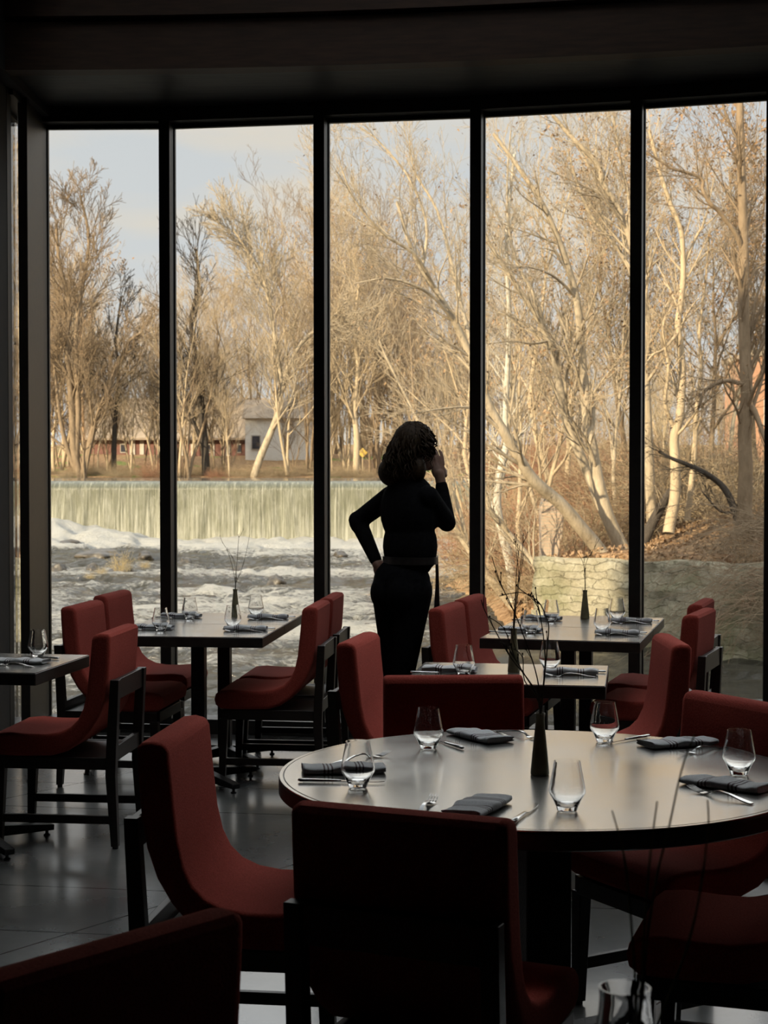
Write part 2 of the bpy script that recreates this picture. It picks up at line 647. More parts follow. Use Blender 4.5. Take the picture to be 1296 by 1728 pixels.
# left return: glazed side bay running back towards the room
R0 = Vector((LEFT_X - 0.02, NODES[0].y - 0.02, 0))
bay(20, Vector((LEFT_X - 0.06, 8.70, 0)), Vector((LEFT_X - 0.06, 9.40, 0)), 1)
m = MB()
m.box((LEFT_X + 0.02, 8.93, HEAD_Z / 2 + 0.3), (0.052, 0.07, HEAD_Z + 0.6))
m.box((LEFT_X + 0.015, 9.18, HEAD_Z / 2 + 0.3), (0.030, 0.44, HEAD_Z + 0.6))
struct(m.build('trim_30', FRAME, bevel=0.003))
struct(MB().box((LEFT_X - 0.058, 8.70, HEAD_Z / 2 + 0.3), (0.10, 0.10, HEAD_Z + 0.6)).build('trim_31', FRAME, bevel=0.003))
# wall above the glazing, following the curve
m = MB()
inn, out = [], []
for i, nd in enumerate([Vector((LEFT_X - 0.02, NODES[0].y - 1.5, 0))] + NODES):
    inn.append(nd)
for i in range(1, len(inn) - 1):
    a, b = inn[i], inn[i + 1]
    m.bar((a.x, a.y, HEAD_Z + 0.42), (b.x, b.y, HEAD_Z + 0.42), (0.14, 0.80))
m.bar((inn[0].x, inn[0].y, HEAD_Z + 0.42), (inn[1].x, inn[1].y, HEAD_Z + 0.42), (0.14, 0.80))
struct(m.build('wall_front', CEIL))
# plank soffit between the glazing head and the curved timber
def arc_y(x):
    return 8.35 - 0.028 * (x + 2.0) ** 2 * 1.15
def arc_band(name, off, z0, z1, th, m_, x0=-2.1, x1=5.0, nseg=36):
    mb = MB()
    vs_, fs = [], []
    for i in range(nseg + 1):
        x = x0 + (x1 - x0) * i / nseg
        y = arc_y(x) - off
        for (yy, zz) in ((y, z0), (y + th, z0), (y + th, z1), (y, z1)):
            vs_.append((x, yy, zz))
    for i in range(nseg):
        for k in range(4):
            a, b = i * 4 + k, i * 4 + (k + 1) % 4
            fs.append((a, b, b + 4, a + 4))
    fs += [(0, 1, 2, 3), tuple(nseg * 4 + k for k in (3, 2, 1, 0))]
    mb.add(vs_, fs)
    return struct(mb.build(name, m_))
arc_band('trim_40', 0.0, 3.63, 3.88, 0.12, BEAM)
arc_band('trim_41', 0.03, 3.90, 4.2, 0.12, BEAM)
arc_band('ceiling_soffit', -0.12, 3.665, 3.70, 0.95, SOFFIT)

# ================================================================ FURNITURE
# ---- dining chair, built facing +Y
def make_chair():
    root = empty('dining_chair', (0, 0, 0))
    prof = [(-0.246, 0.868), (-0.243, 0.80), (-0.236, 0.70), (-0.222, 0.62), (-0.196, 0.545), (-0.160, 0.485), (-0.115, 0.435),
            (-0.06, 0.398), (0.0, 0.380), (0.08, 0.376), (0.18, 0.376), (0.238, 0.380),
            (0.262, 0.398), (0.268, 0.425), (0.262, 0.450), (0.240, 0.468), (0.18, 0.474), (0.10, 0.468), (0.03, 0.468),
            (-0.03, 0.478), (-0.075, 0.498), (-0.108, 0.530), (-0.130, 0.575), (-0.145, 0.64), (-0.154, 0.72), (-0.162, 0.80), (-0.167, 0.860),
            (-0.176, 0.878), (-0.205, 0.884), (-0.236, 0.880)]
    W = 0.228
    sh = MB()
    sh.prism(prof, -W, W)
    o = sh.build('upholstered_shell', WOOL, root, bevel=0.018, seg=4, angle=50)
    o.modifiers['bevel'].profile = 0.6
    # seat frame and platform under the cushion
    f = MB()
    f.box((0, 0.235, 0.350), (0.40, 0.022, 0.050))
    f.box((-0.211, 0.0, 0.350), (0.022, 0.47, 0.050))
    f.box((0.211, 0.0, 0.350), (0.022, 0.47, 0.050))
    f.box((0, 0.0, 0.366), (0.40, 0.45, 0.014))
    f.build('seat_frame', WOOD, root, bevel=0.002)
    for s in (-1, 1):
        x = s * 0.206
        # front leg, tapering
        l = MB().bar((x, 0.222, 0.330), (x, 0.232, 0.010), (0.042, 0.042), (0.030, 0.030), up=(0, 1, 0)).build('leg', WOOD, root, bevel=0.002)
        MB().lathe([(0.012, 0), (0.013, 0.006), (0.008, 0.012)], 12, (x, 0.232, 0)).build('glide', PLASTIC, l)
        # rear leg runs up to the back rail
        m = MB()
        pts = [((x, -0.258), 0.010, 0.030), ((x, -0.243), 0.30, 0.042), ((x, -0.247), 0.42, 0.042), ((x, -0.262), 0.694, 0.036)]
        rings = []
        for (xx, yy), z, w in pts:
            h = 0.019 if z > 0.2 else 0.015
            rings.append([(xx - h, yy - w / 2, z), (xx + h, yy - w / 2, z), (xx + h, yy + w / 2, z), (xx - h, yy + w / 2, z)])
        vs_ = [p for r in rings for p in r]
        fs = [(3, 2, 1, 0), (12, 13, 14, 15)]
        for i in range(3):
            for k in range(4):
                a, b = i * 4 + k, i * 4 + (k + 1) % 4
                fs.append((a, b, b + 4, a + 4))
        m.add(vs_, fs)
        l = m.build('leg', WOOD, root, bevel=0.002)
        MB().lathe([(0.012, 0), (0.013, 0.006), (0.008, 0.012)], 12, (x, -0.258, 0)).build('glide', PLASTIC, l)
        MB().bar((x, -0.236, 0.118), (x, 0.216, 0.118), (0.020, 0.034)).build('stretcher', WOOD, root, bevel=0.002)
    MB().box((0, -0.2605, 0.652), (0.376, 0.020, 0.082)).build('back_rail', WOOD, root, bevel=0.002)
    MB().box((0, -0.2455, 0.385), (0.376, 0.022, 0.062)).build('lower_rail', WOOD, root, bevel=0.002)
    return root

CHAIR = make_chair()
_used = [False]
def chair(x, y, face_deg, label, group):
    """face_deg: heading the sitter would look, 0 = +X, 90 = +Y"""
    o = CHAIR if not _used[0] else copy_tree(CHAIR)
    _used[0] = True
    o.location = (x, y, 0)
    o.rotation_euler = (0, 0, math.radians(face_deg - 90))
    tag(o, label, 'chair', group)
    return o

def chair_by_back(near, far, face_deg, label, group, h=0.875, rear=False, cx=None):
    """near/far: pixels of the two ends of the back's top edge (front edge, or rear edge when rear=True)"""
    a, b = P(*near, h), P(*far, h)
    mid = (a + b) / 2
    f = Vector((math.cos(math.radians(face_deg)), math.sin(math.radians(face_deg)), 0))
    off = 0.246 if rear else 0.167
    c = mid + f * off
    return chair(c.x, c.y, face_deg, label, group)

G1 = 'red upholstered dining chairs'
# round table
chair_by_back((283, 1258), (355, 1212), -7, 'red wool dining chair left of the round table, facing right', G1)
chair_by_back((497, 1366), (842, 1394), 67, 'red wool dining chair with its back to us, in front of the round table', G1, rear=True)
chair_by_back((652, 1150), (878, 1142), -88, 'red wool dining chair behind the round table, beyond the fork and folded napkin', G1)
chair(0.869, 4.53, -150, 'red wool dining chair at the right rear of the round table, turned towards it', G1)
chair(0.885, 3.80, 162, 'red wool dining chair in the lower right corner, only its seat in view', G1)
# lower left corner chair
chair_by_back((0, 1672), (405, 1546), 139, 'red wool dining chair back cut off by the lower left corner of the view', G1, rear=True)
# left table
chair(-1.335, 6.72, 174, 'red wool dining chair at the left edge table, facing left, wooden back frame showing', G1)
# left window table
chair_by_back((126, 1028), (178, 1014), -8, 'red wool dining chair at the left window table, left side and nearer to us', G1)
chair_by_back((182, 1006), (222, 999), -8, 'red wool dining chair at the left window table, left side and nearer the glass', G1)
chair_by_back((538, 1028), (556, 1014), 174, 'red wool dining chair at the left window table, right side and nearer to us', G1, rear=True)
chair_by_back((562, 1010), (581, 1003), 174, 'red wool dining chair at the left window table, right side and nearer the glass', G1, rear=True)
# middle table
chair_by_back((600, 1088), (642, 1070), -12, 'red wool dining chair at the small middle table, its left side', G1)
chair_by_back((1121, 1087), (1111, 1075), 180, 'red wool dining chair at the small middle table, its right side', G1)
# right window table
chair_by_back((750, 1030), (784, 1018), -16, 'red wool dining chair at the right window table, left side and nearer to us', G1)
chair_by_back((791, 1013), (820, 1006), -16, 'red wool dining chair at the right window table, left side and nearer the glass', G1)
chair(1.30, 7.60, 158, 'red wool dining chair at the right window table, right side and nearer to us', G1)
chair(1.42, 8.17, 161, 'red wool dining chair at the right window table, right side and nearer the glass', G1)

# ---- square tables, two-tone top on a single column with a cross foot
TW, TD, TZ = 0.75, 0.62, 0.76
def make_square_table():
    root = empty('dining_table', (0, 0, 0))
    e = MB().box((0, 0, TZ - 0.026), (TW, TD, 0.048)).build('tabletop', TABLE_EDGE, root, bevel=0.003)
    MB().box((0, 0, TZ - 0.001), (TW - 0.006, TD - 0.006, 0.003)).build('top_surface', ZINC, e)
    MB().box((0, 0, 0.385), (0.066, 0.066, 0.65)).build('column', IRON, root, bevel=0.003)
    MB().box((0, 0, 0.703), (0.34, 0.34, 0.014)).build('mounting_plate', IRON, root, bevel=0.002)
    for k in range(4):
        a = math.radians(45 + 90 * k)
        d = Vector((math.cos(a), math.sin(a), 0))
        f = MB().bar(d * 0.02 + Vector((0, 0, 0.056)), d * 0.33 + Vector((0, 0, 0.036)), (0.052, 0.052), (0.044, 0.024)).build('foot', IRON, root, bevel=0.003)
        MB().lathe([(0.014, 0), (0.014, 0.006), (0.007, 0.010), (0.007, 0.030)], 10, tuple(d * 0.305)).build('glide', PLASTIC, f)
    return root
SQ = make_square_table()
_sq = [False]
def table(x, y, deg, label):
    o = SQ if not _sq[0] else copy_tree(SQ)
    _sq[0] = True
    o.location = (x, y, 0)
    o.rotation_euler = (0, 0, math.radians(deg))
    tag(o, label, 'table', 'square restaurant tables')
    return o

def frame_of(x, y, deg):
    a = math.radians(deg)
    return Vector((x, y, 0)), Vector((math.cos(a), math.sin(a), 0)), Vector((-math.sin(a), math.cos(a), 0))

T2D = -6.0
c0, u0, w0 = frame_of(*P(443, 1076, TZ).xy, T2D)
t2a = c0 - u0 * TW / 2 + w0 * TD / 2
t2b = t2a + w0 * (TD + 0.004)
table(t2a.x, t2a.y, T2D, 'nearer of the two square dark tables pushed together at the left window')
table(t2b.x, t2b.y, T2D, 'square dark table at the left window, the one against the glass')
T4D = -15.0
c0, u0, w0 = frame_of(*P(1080, 1084, TZ).xy, T4D)
t4a = c0 - u0 * TW / 2 + w0 * TD / 2
t4b = t4a + w0 * (TD + 0.004)
table(t4a.x, t4a.y, T4D, 'nearer of the two square dark tables pushed together at the right window')
table(t4b.x, t4b.y, T4D, 'square dark table at the right window, the one against the glass')
T5D = -9.0
c0, u0, w0 = frame_of(*P(1022, 1158, TZ).xy, T5D)
t5 = c0 - u0 * TW / 2 + w0 * TD / 2
table(t5.x, t5.y, T5D, 'small square table between the round table and the right window table')
T3D = -9.0
c0, u0, w0 = frame_of(*P(60, 1136, TZ).xy, T3D)
t3 = c0 - u0 * TW / 2 + w0 * TD / 2
table(t3.x, t3.y, T3D, 'square dark table at the left edge of the view with one place setting')
t6 = Vector((0.28, 1.66, 0))
table(t6.x, t6.y, 0, 'square table in the lower right foreground under the clear glass vase')

# ---- round table
RT = Vector((0.409, 4.148, 0))
RR = 0.683
rt = empty('round_table', RT, 0, 'large round dining table with worn grey metal top, set for five', 'table')
tp = MB().lathe([(0.0001, 0.712), (RR - 0.012, 0.712), (RR, 0.718), (RR, 0.753), (RR - 0.004, 0.758), (0.0001, 0.758)], 128).build('tabletop', TABLE_EDGE, rt, bevel=0.001)
MB().lathe([(0.0001, 0.757), (RR - 0.014, 0.757), (RR - 0.0145, 0.7605), (0.0001, 0.7605)], 128).build('top_surface', ZINC, tp)
MB().lathe([(RR - 0.011, 0.757), (RR - 0.002, 0.757), (RR - 0.002, 0.7602), (RR - 0.011, 0.7602)], 128, closed=True).build('rim_band', ZINC, tp)
MB().box((0, 0, 0.36), (0.125, 0.125, 0.66), 0.3).build('column', IRON, rt, bevel=0.004)
MB().box((0, 0, 0.70), (0.5, 0.5, 0.024), 0.3).build('mounting_plate', IRON, rt, bevel=0.002)
for k in range(4):
    a = math.radians(38 + 90 * k)
    d = Vector((math.cos(a), math.sin(a), 0))
    f = MB().bar(d * 0.04 + Vector((0, 0, 0.05)), d * 0.42 + Vector((0, 0, 0.038)), (0.06, 0.05), (0.05, 0.026)).build('foot', IRON, rt, bevel=0.003)
    MB().lathe([(0.014, 0), (0.014, 0.006), (0.007, 0.010), (0.007, 0.03)], 10, tuple(d * 0.39)).build('glide', PLASTIC, f)

# ================================================================ TABLE SETTINGS
def make_glass():
    outer = [(0.0001, 0.0), (0.020, 0.0), (0.0235, 0.002), (0.0255, 0.010), (0.034, 0.028), (0.0415, 0.040), (0.0428, 0.046), (0.0415, 0.056),
             (0.0375, 0.078), (0.0335, 0.098), (0.0312, 0.112), (0.0308, 0.1155)]
    inner = [(0.0296, 0.1155), (0.0299, 0.112), (0.0322, 0.098), (0.0361, 0.078), (0.040, 0.056), (0.0412, 0.046), (0.0398, 0.041),
             (0.031, 0.0275), (0.0215, 0.014), (0.0001, 0.010)]
    o = MB().lathe(outer + inner, 48).build('drinking_glass', GLASS, None, smooth='auto')
    return o
GL = make_glass()
_gl = [False]
ZT = 0.7615
def glass(x, y, label, z=None):
    o = GL if not _gl[0] else GL.copy()
    if _gl[0]:
        COL.objects.link(o)
    _gl[0] = True
    o.location = (x, y, ZT if z is None else z)
    tag(o, label, 'glass', 'stemless drinking glasses')
    return o

def make_napkin(seed, roll=False):
    rng = random.Random(seed)
    L, Wd = 0.215, (0.075 if roll else 0.105)
    H = 0.026 if roll else 0.021
    nx, nc = 34, 26
    vs_, fs = [], []
    for i in range(nx + 1):
        u = -L / 2 + L * i / nx
        e = 1 - 0.25 * max(0, abs(u) / (L / 2) - 0.86) / 0.14
        wob = 0.0022 * math.sin(u * 50 + seed) + 0.0015 * math.sin(u * 110 + seed * 2)
        for k in range(nc):
            a = 2 * PI * k / nc
            ca, sa = math.cos(a), math.sin(a)
            sx = math.copysign(abs(ca) ** 0.55, ca)
            sz = math.copysign(abs(sa) ** 0.6, sa)
            y = sx * Wd / 2 * (0.97 + 0.04 * math.sin(u * 30 + seed))
            z = H / 2 + sz * H / 2 * e
            if sz > 0:
                z += wob + 0.0030 * mnoise.noise(Vector((u * 22 + seed * 7, y * 26, seed)))
                z -= 0.004 * (sx * 0.5 + 0.5)
            # fold crease on the open edge
            if ca > 0.6 and abs(sa) < 0.35:
                y -= 0.009 * (1 - abs(sa) / 0.35)
            vs_.append((u, y, max(z, 0.0002)))
    for i in range(nx):
        for k in range(nc):
            k2 = (k + 1) % nc
            fs.append((i * nc + k, i * nc + k2, (i + 1) * nc + k2, (i + 1) * nc + k))
    # ends: recessed spiral-ish fold
    for end, i in ((0, 0), (1, nx)):
        base = len(vs_)
        cx = (-L / 2 + 0.008) if end == 0 else (L / 2 - 0.008)
        ring = [vs_[i * nc + k] for k in range(nc)]
        for k in range(nc):
            p = ring[k]
            vs_.append((cx, p[1] * 0.8, H / 2 + (p[2] - H / 2) * 0.62))
        for k in range(nc):
            k2 = (k + 1) % nc
            f = (i * nc + k, i * nc + k2, base + k2, base + k)
            fs.append(f if end else tuple(reversed(f)))
        fs.append(tuple(range(base, base + nc)))
    return MB().add(vs_, fs).build('napkin', NAPKIN, None, smooth=True)
NAPS = [make_napkin(s, r) for s, r in ((1, False), (2, False), (3, True), (4, True))]
_np = [False] * 4
def napkin(x, y, deg, label, kind=0, sc=1.0):
    o = NAPS[kind] if not _np[kind] else NAPS[kind].copy()
    if _np[kind]:
        COL.objects.link(o)
    _np[kind] = True
    o.location = (x, y, ZT)
    o.rotation_euler = (0, 0, math.radians(deg))
    o.scale = (sc, sc, 1)
    tag(o, label, 'napkin', 'folded grey striped napkins')
    return o

def make_fork():
    root = empty('fork', (0, 0, 0))
    def strip(path, name):
        vs_, fs = [], []
        for (x, w, z, t) in path:
            vs_ += [(x, -w, z), (x, w, z), (x, w, z + t), (x, -w, z + t)]
        m = len(path)
        for i in range(m - 1):
            for k in range(4):
                a, b = i * 4 + k, i * 4 + (k + 1) % 4
                fs.append((a, b, b + 4, a + 4))
        fs += [(3, 2, 1, 0), tuple((m - 1) * 4 + k for k in range(4))]
        return MB().add(vs_, fs).build(name, STEEL, root, bevel=0.0006, seg=1)
    strip([(-0.10, 0.006, 0.0, 0.003), (-0.095, 0.0085, 0.0, 0.0035), (-0.07, 0.0075, 0.003, 0.0035), (-0.03, 0.0045, 0.010, 0.004),
           (0.0, 0.0035, 0.0125, 0.004), (0.02, 0.0035, 0.010, 0.004), (0.032, 0.0045, 0.005, 0.003)], 'handle')
    hd = strip([(0.031, 0.0045, 0.005, 0.003), (0.038, 0.0095, 0.0015, 0.0022), (0.048, 0.012, 0.0008, 0.002), (0.058, 0.012, 0.002, 0.002)], 'fork_head')
    for k in range(4):
        y = -0.0098 + 0.00655 * k
        MB().tube([(0.057, y, 0.003), (0.07, y, 0.0045), (0.085, y, 0.0085), (0.10, y, 0.0145)], [0.0016, 0.0015, 0.0013, 0.0007], 6).build('tine', STEEL, root, smooth=True)
    return root
FK = make_fork()
def make_knife():
    root = empty('knife', (0, 0, 0))
    MB().tube([(-0.11, 0, 0.005), (-0.105, 0, 0.005), (-0.06, 0, 0.005), (-0.01, 0, 0.005), (0.0, 0, 0.005)], [0.004, 0.0075, 0.007, 0.0055, 0.004], 10, flat=0.6).build('handle', STEEL, root, smooth=True)
    pr = [(0.0, -0.004), (0.005, -0.008), (0.06, -0.0095), (0.095, -0.007), (0.11, 0.004), (0.07, 0.0065), (0.0, 0.005)]
    n = len(pr)
    MB().add([(x, y, 0.0035) for x, y in pr] + [(x, y, 0.0052) for x, y in pr],
             [tuple(reversed(range(n))), tuple(range(n, 2 * n))] + [(i, (i + 1) % n, (i + 1) % n + n, i + n) for i in range(n)]).build('blade', STEEL, root)
    return root
KN = make_knife()
_ct = {'fork': False, 'knife': False}
def cutlery(kind, a, b, label, z=None):
    """a = handle end, b = tip (world xy)"""
    src = FK if kind == 'fork' else KN
    o = src if not _ct[kind] else copy_tree(src)
    _ct[kind] = True
    a, b = Vector(a[:2]), Vector(b[:2])
    c = (a + b) / 2
    d = b - a
    o.location = (c.x, c.y, ZT if z is None else z)
    o.rotation_euler = (0, 0, math.atan2(d.y, d.x))
    tag(o, label, kind, 'steel forks')
    if kind == 'knife': o['group'] = 'steel knives'
    return o

def Pz(px, py):
    return P(px, py, ZT)

# round table: five places
for (px, py, lb) in ((604, 1329, 'clear glass at the left rim of the round table'),
                     (723, 1263, 'clear glass at the back left of the round table'),
                     (1020, 1252, 'clear glass at the back right of the round table'),
                     (1247, 1307, 'clear glass at the right of the round table, in front of the turned chair'),
                     (957, 1368, 'clear glass nearest to us on the round table, right of the dark vase')):
    q = Pz(px, py)
    glass(q.x, q.y, lb)
def nap_px(a, b, label, kind=0, sc=None):
    qa, qb = Pz(*a), Pz(*b)
    c = (qa + qb) / 2
    d = qb - qa
    return napkin(c.x, c.y, math.degrees(math.atan2(d.y, d.x)), label, kind, sc or 1.0)
nap_px((503, 1303), (655, 1300), 'folded striped napkin behind the glass at the left rim of the round table', 0)
nap_px((772, 1236), (850, 1256), 'folded striped napkin at the back of the round table, left of the vase', 1)
nap_px((1080, 1262), (1205, 1253), 'puffy folded striped napkin at the back right of the round table', 0)
nap_px((1155, 1318), (1300, 1338), 'folded striped napkin at the right edge of the round table', 1)
nap_px((764, 1388), (842, 1346), 'folded striped napkin at the front of the round table, between fork and knife', 0)
def cut_px(kind, a, b, label):
    return cutlery(kind, Pz(*a), Pz(*b), label)
cut_px('knife', (497, 1319), (655, 1322), 'steel knife in front of the napkin at the left rim of the round table')
cut_px('fork', (560, 1290), (660, 1274), 'steel fork behind the napkin at the left rim of the round table')
cut_px('knife', (772, 1262), (728, 1248), 'steel knife at the back left of the round table')
cut_px('fork', (852, 1237), (903, 1247), 'steel fork at the back of the round table beside the vase')
cut_px('knife', (1075, 1247), (1035, 1254), 'steel knife behind the puffy napkin on the round table')
cut_px('fork', (1215, 1262), (1150, 1275), 'steel fork in front of the puffy napkin on the round table')
cut_px('fork', (1290, 1362), (1145, 1330), 'steel fork at the right edge of the round table, tines to the left')
cut_px('fork', (690, 1392), (745, 1338), 'steel fork at the front of the round table, tines pointing away')
cut_px('knife', (858, 1396), (912, 1354), 'steel knife at the front of the round table, left of the nearest glass')

# square tables: a place at each end; local u across, v away
def place(c, deg, side, where, v=0.0, fork=True):
    _, u, w = frame_of(0, 0, deg)
    c = Vector((c.x, c.y, 0))
    s = side
    q = c + u * s * 0.235 + w * (v)
    napkin(q.x, q.y, deg + (3 if s > 0 else 180 - 2), 'rolled striped napkin on the ' + where, 2 if s > 0 else 3, 0.98)
    g = c + u * s * 0.15 + w * (v + (0.10 if s > 0 else -0.09))
    if s < 0:
        g = c + u * s * 0.17 + w * (v - 0.085)
    glass(g.x, g.y, 'clear glass on the ' + where)
    k = c + u * s * 0.235 + w * (v - 0.075)
    if s > 0:
        cutlery('fork', tuple((k + u * 0.10).xy), tuple((k - u * 0.10).xy), 'steel fork on the ' + where)
    else:
        k = c + u * s * 0.27 + w * (v - 0.065)
        cutlery('knife', tuple((k - u * 0.11).xy), tuple((k + u * 0.11).xy), 'steel knife on the ' + where)
    k2 = c + u * s * 0.25 + w * (v + 0.075)
    if s > 0:
        cutlery('knife', tuple((k2 + u * 0.12).xy), tuple((k2 - u * 0.10).xy), 'steel knife behind the napkin, ' + where)
place(t2a, T2D, 1, 'right end of the nearer left window table')
place(t2a, T2D, -1, 'left end of the nearer left window table')
place(t2b, T2D, 1, 'right end of the left window table by the glass')
place(t2b, T2D, -1, 'left end of the left window table by the glass')
place(t4a, T4D, 1, 'right end of the nearer right window table')
place(t4a, T4D, -1, 'left end of the nearer right window table')
place(t4b, T4D, 1, 'right end of the right window table by the glass')
place(t4b, T4D, -1, 'left end of the right window table by the glass')
place(t5, T5D, 1, 'right end of the small middle table')
place(t5, T5D, -1, 'left end of the small middle table')
# left edge table
q = Pz(64, 1109); glass(q.x, q.y, 'clear glass on the table at the left edge of the view')
nap_px((-20, 1117), (95, 1120), 'folded striped napkin on the table at the left edge of the view', 0)
cut_px('fork', (68, 1127), (-22, 1121), 'steel fork on the table at the left edge of the view')
cut_px('knife', (107, 1113), (20, 1108), 'steel knife behind the napkin on the table at the left edge')

# ---- vases with bare twigs
def make_vase():
    outer = [(0.0001, 0.0), (0.0235, 0.0), (0.0245, 0.004), (0.0215, 0.035), (0.0170, 0.080), (0.0130, 0.115), (0.0112, 0.135), (0.0125, 0.148), (0.0138, 0.152)]
    inner = [(0.0125, 0.152), (0.0105, 0.142), (0.0100, 0.130), (0.0115, 0.11), (0.015, 0.08), (0.019, 0.03), (0.0001, 0.006)]
    return MB().lathe(outer + inner, 32).build('bud_vase', VASE, None, smooth='auto')
VS = make_vase()
_vs = [False]
def vase(x, y, label, sc=1.0):
    o = VS if not _vs[0] else VS.copy()
    if _vs[0]:
        COL.objects.link(o)
    _vs[0] = True
    o.location = (x, y, ZT)
    o.scale = (1, 1, sc)
    tag(o, label, 'vase', 'dark tapered bud vases')
    return Vector((x, y, ZT))
def twig(base, pts, label, group, r=0.0016, m=TWIG, side=4, seed=0, depth=0.02):
    r = r * 1.25
    """pts: pixels of the twig from the vase's mouth up; kept near the vase's own distance"""
    rng = random.Random(seed)
    w = [base + Vector((0, 0, 0.012)), base + Vector((0, 0, 0.09))]
    y = base.y
    for (px, py) in pts:
        y += rng.uniform(-depth, depth)
        w.append(D(px, py, y))
    mb = MB()
    dense = []
    for i in range(len(w) - 1):
        for k in range(4):
            t = k / 4
            p0 = w[max(i - 1, 0)]; p1 = w[i]; p2 = w[i + 1]; p3 = w[min(i + 2, len(w) - 1)]
            q = 0.5 * ((2 * p1) + (p2 - p0) * t + (2 * p0 - 5 * p1 + 4 * p2 - p3) * t * t + (3 * p1 - p0 - 3 * p2 + p3) * t ** 3)
            if i == 0: q = p1.lerp(p2, t)
            dense.append(q)
    dense.append(w[-1])
    n = len(dense)
    mb.tube(dense, [r * (1.0 - 0.55 * i / n) for i in range(n)], 6)
    for k in range(side):
        i = rng.randrange(int(n * 0.45), n - 1)
        p = dense[i]
        t = (dense[i + 1] - dense[i]).normalized()
        d = (t + Vector((rng.uniform(-.6, .6), rng.uniform(-.5, .5), rng.uniform(-.2, .4)))).normalized()
        L = rng.uniform(0.012, 0.05)
        mb.tube([p, p + d * L * 0.6, p + d * L + Vector((0, 0, L * 0.15))], [r * 0.6, r * 0.5, r * 0.35], 5)
        mb.ellipsoid(p + d * L + Vector((0, 0, L * 0.15)), (r * 0.9, r * 0.9, r * 1.6), nu=6, nv=5)
    o = mb.build('twig', m, None, smooth=True)
    return tag(o, label, 'twig', group)

q = Pz(911, 1307)
b = vase(q.x, q.y, 'dark olive bud vase standing on the round table', 1.05)
G = 'twigs in the vase on the round table'
for i, pts in enumerate((
        [(911, 1185), (890, 1145), (862, 1110), (836, 1065), (818, 1030), (812, 1012)],
        [(912, 1185), (903, 1130), (878, 1058), (862, 1020), (845, 985), (830, 940)],
        [(915, 1185), (921, 1120), (926, 1060), (921, 1040), (908, 1015), (880, 1000), (842, 1006)],
        [(914, 1185), (920, 1110), (912, 1040), (905, 1010)],
        [(910, 1185), (880, 1130), (868, 1108), (850, 1060), (822, 1040)],
        [(909, 1185), (885, 1148), (882, 1110), (868, 1095)])):
    twig(b, pts, ('long bare twig reaching furthest left', 'bare twig leaning left, second longest', 'twig arching over to the left from the right side', 'upright twig', 'short bare twig low at the left', 'short forked twig low in the middle')[i] + ', vase on the round table', G, 0.0019, seed=i, side=5)
q = Pz(867, 1134)
b = vase(q.x, q.y, 'dark olive bud vase on the small middle table', 1.12)
G = 'twigs in the vase on the small middle table'
for i, pts in enumerate((
        [(867, 1060), (870, 1010), (876, 970), (882, 925), (883, 900)],
        [(868, 1060), (872, 1010), (876, 975), (872, 940), (870, 912)],
        [(867, 1060), (873, 1000), (880, 960), (884, 930)],
        [(866, 1060), (870, 1000), (872, 960), (877, 920)])):
    twig(b, pts, ('tallest', 'second tallest', 'rightmost', 'shortest')[i] + ' slim upright twig in the vase on the small middle table', G, 0.0018, seed=20 + i, side=3)
q = Pz(397, 1042)
b = vase(q.x, q.y, 'dark olive bud vase on the left window table', 1.0)
G = 'twigs in the vase on the left window table'
for i, pts in enumerate((
        [(397, 985), (393, 960), (384, 930), (375, 915)],
        [(398, 985), (400, 950), (402, 918), (404, 900)],
        [(398, 985), (408, 960), (416, 930), (421, 903)],
        [(397, 985), (397, 955), (390, 935)])):
    twig(b, pts, ('leftmost', 'middle tallest', 'rightmost', 'shortest')[i] + ' fine bare twig in the vase on the left window table', G, 0.0015, seed=40 + i, side=2)
q = Pz(987, 1044)
b = vase(q.x, q.y, 'dark olive bud vase on the right window table', 1.0)
G = 'twigs in the vase on the right window table'
for i, pts in enumerate((
        [(987, 985), (984, 950), (970, 925), (967, 905)],
        [(988, 985), (989, 950), (1003, 925), (1012, 908)],
        [(987, 985), (986, 945), (986, 915)])):
    twig(b, pts, ('left-leaning', 'right-leaning', 'upright middle')[i] + ' bare twig in the vase on the right window table', G, 0.0015, seed=60 + i, side=2)

# foreground clear vase with out-of-focus stems
fv = Vector((0.265, 1.74, ZT))
outer = [(0.0001, 0.0), (0.040, 0.0), (0.0425, 0.004), (0.043, 0.03), (0.040, 0.10), (0.033, 0.16), (0.0285, 0.195), (0.0275, 0.210), (0.0285, 0.2195)]
inner = [(0.0265, 0.2195), (0.0252, 0.210), (0.0262, 0.195), (0.0305, 0.16), (0.0375, 0.10), (0.0402, 0.03), (0.0001, 0.012)]
o = MB().lathe(outer + inner, 48).build('glass_vase', GLASS, None, smooth='auto', loc=fv)
tag(o, 'clear glass vase at the bottom right corner, nearest to us', 'vase')
G = 'green stems in the clear glass vase'
for i, pts in enumerate((
        [(1072, 1700), (1068, 1600), (1062, 1520), (1052, 1440), (1033, 1368)],
        [(1080, 1700), (1085, 1600), (1092, 1500), (1100, 1420), (1109, 1352)],
        [(1082, 1700), (1090, 1600), (1108, 1480), (1128, 1400), (1150, 1300), (1172, 1240)],
        [(1110, 1728), (1125, 1690), (1162, 1590), (1182, 1500), (1195, 1400), (1194, 1350)])):
    twig(fv, pts, ('leftmost short', 'second from left, upright', 'longest, right-leaning', 'rightmost, curved')[i] + ' thin green stem in the clear glass vase', G, 0.0016, STEM, 0, seed=80 + i, depth=0.01)

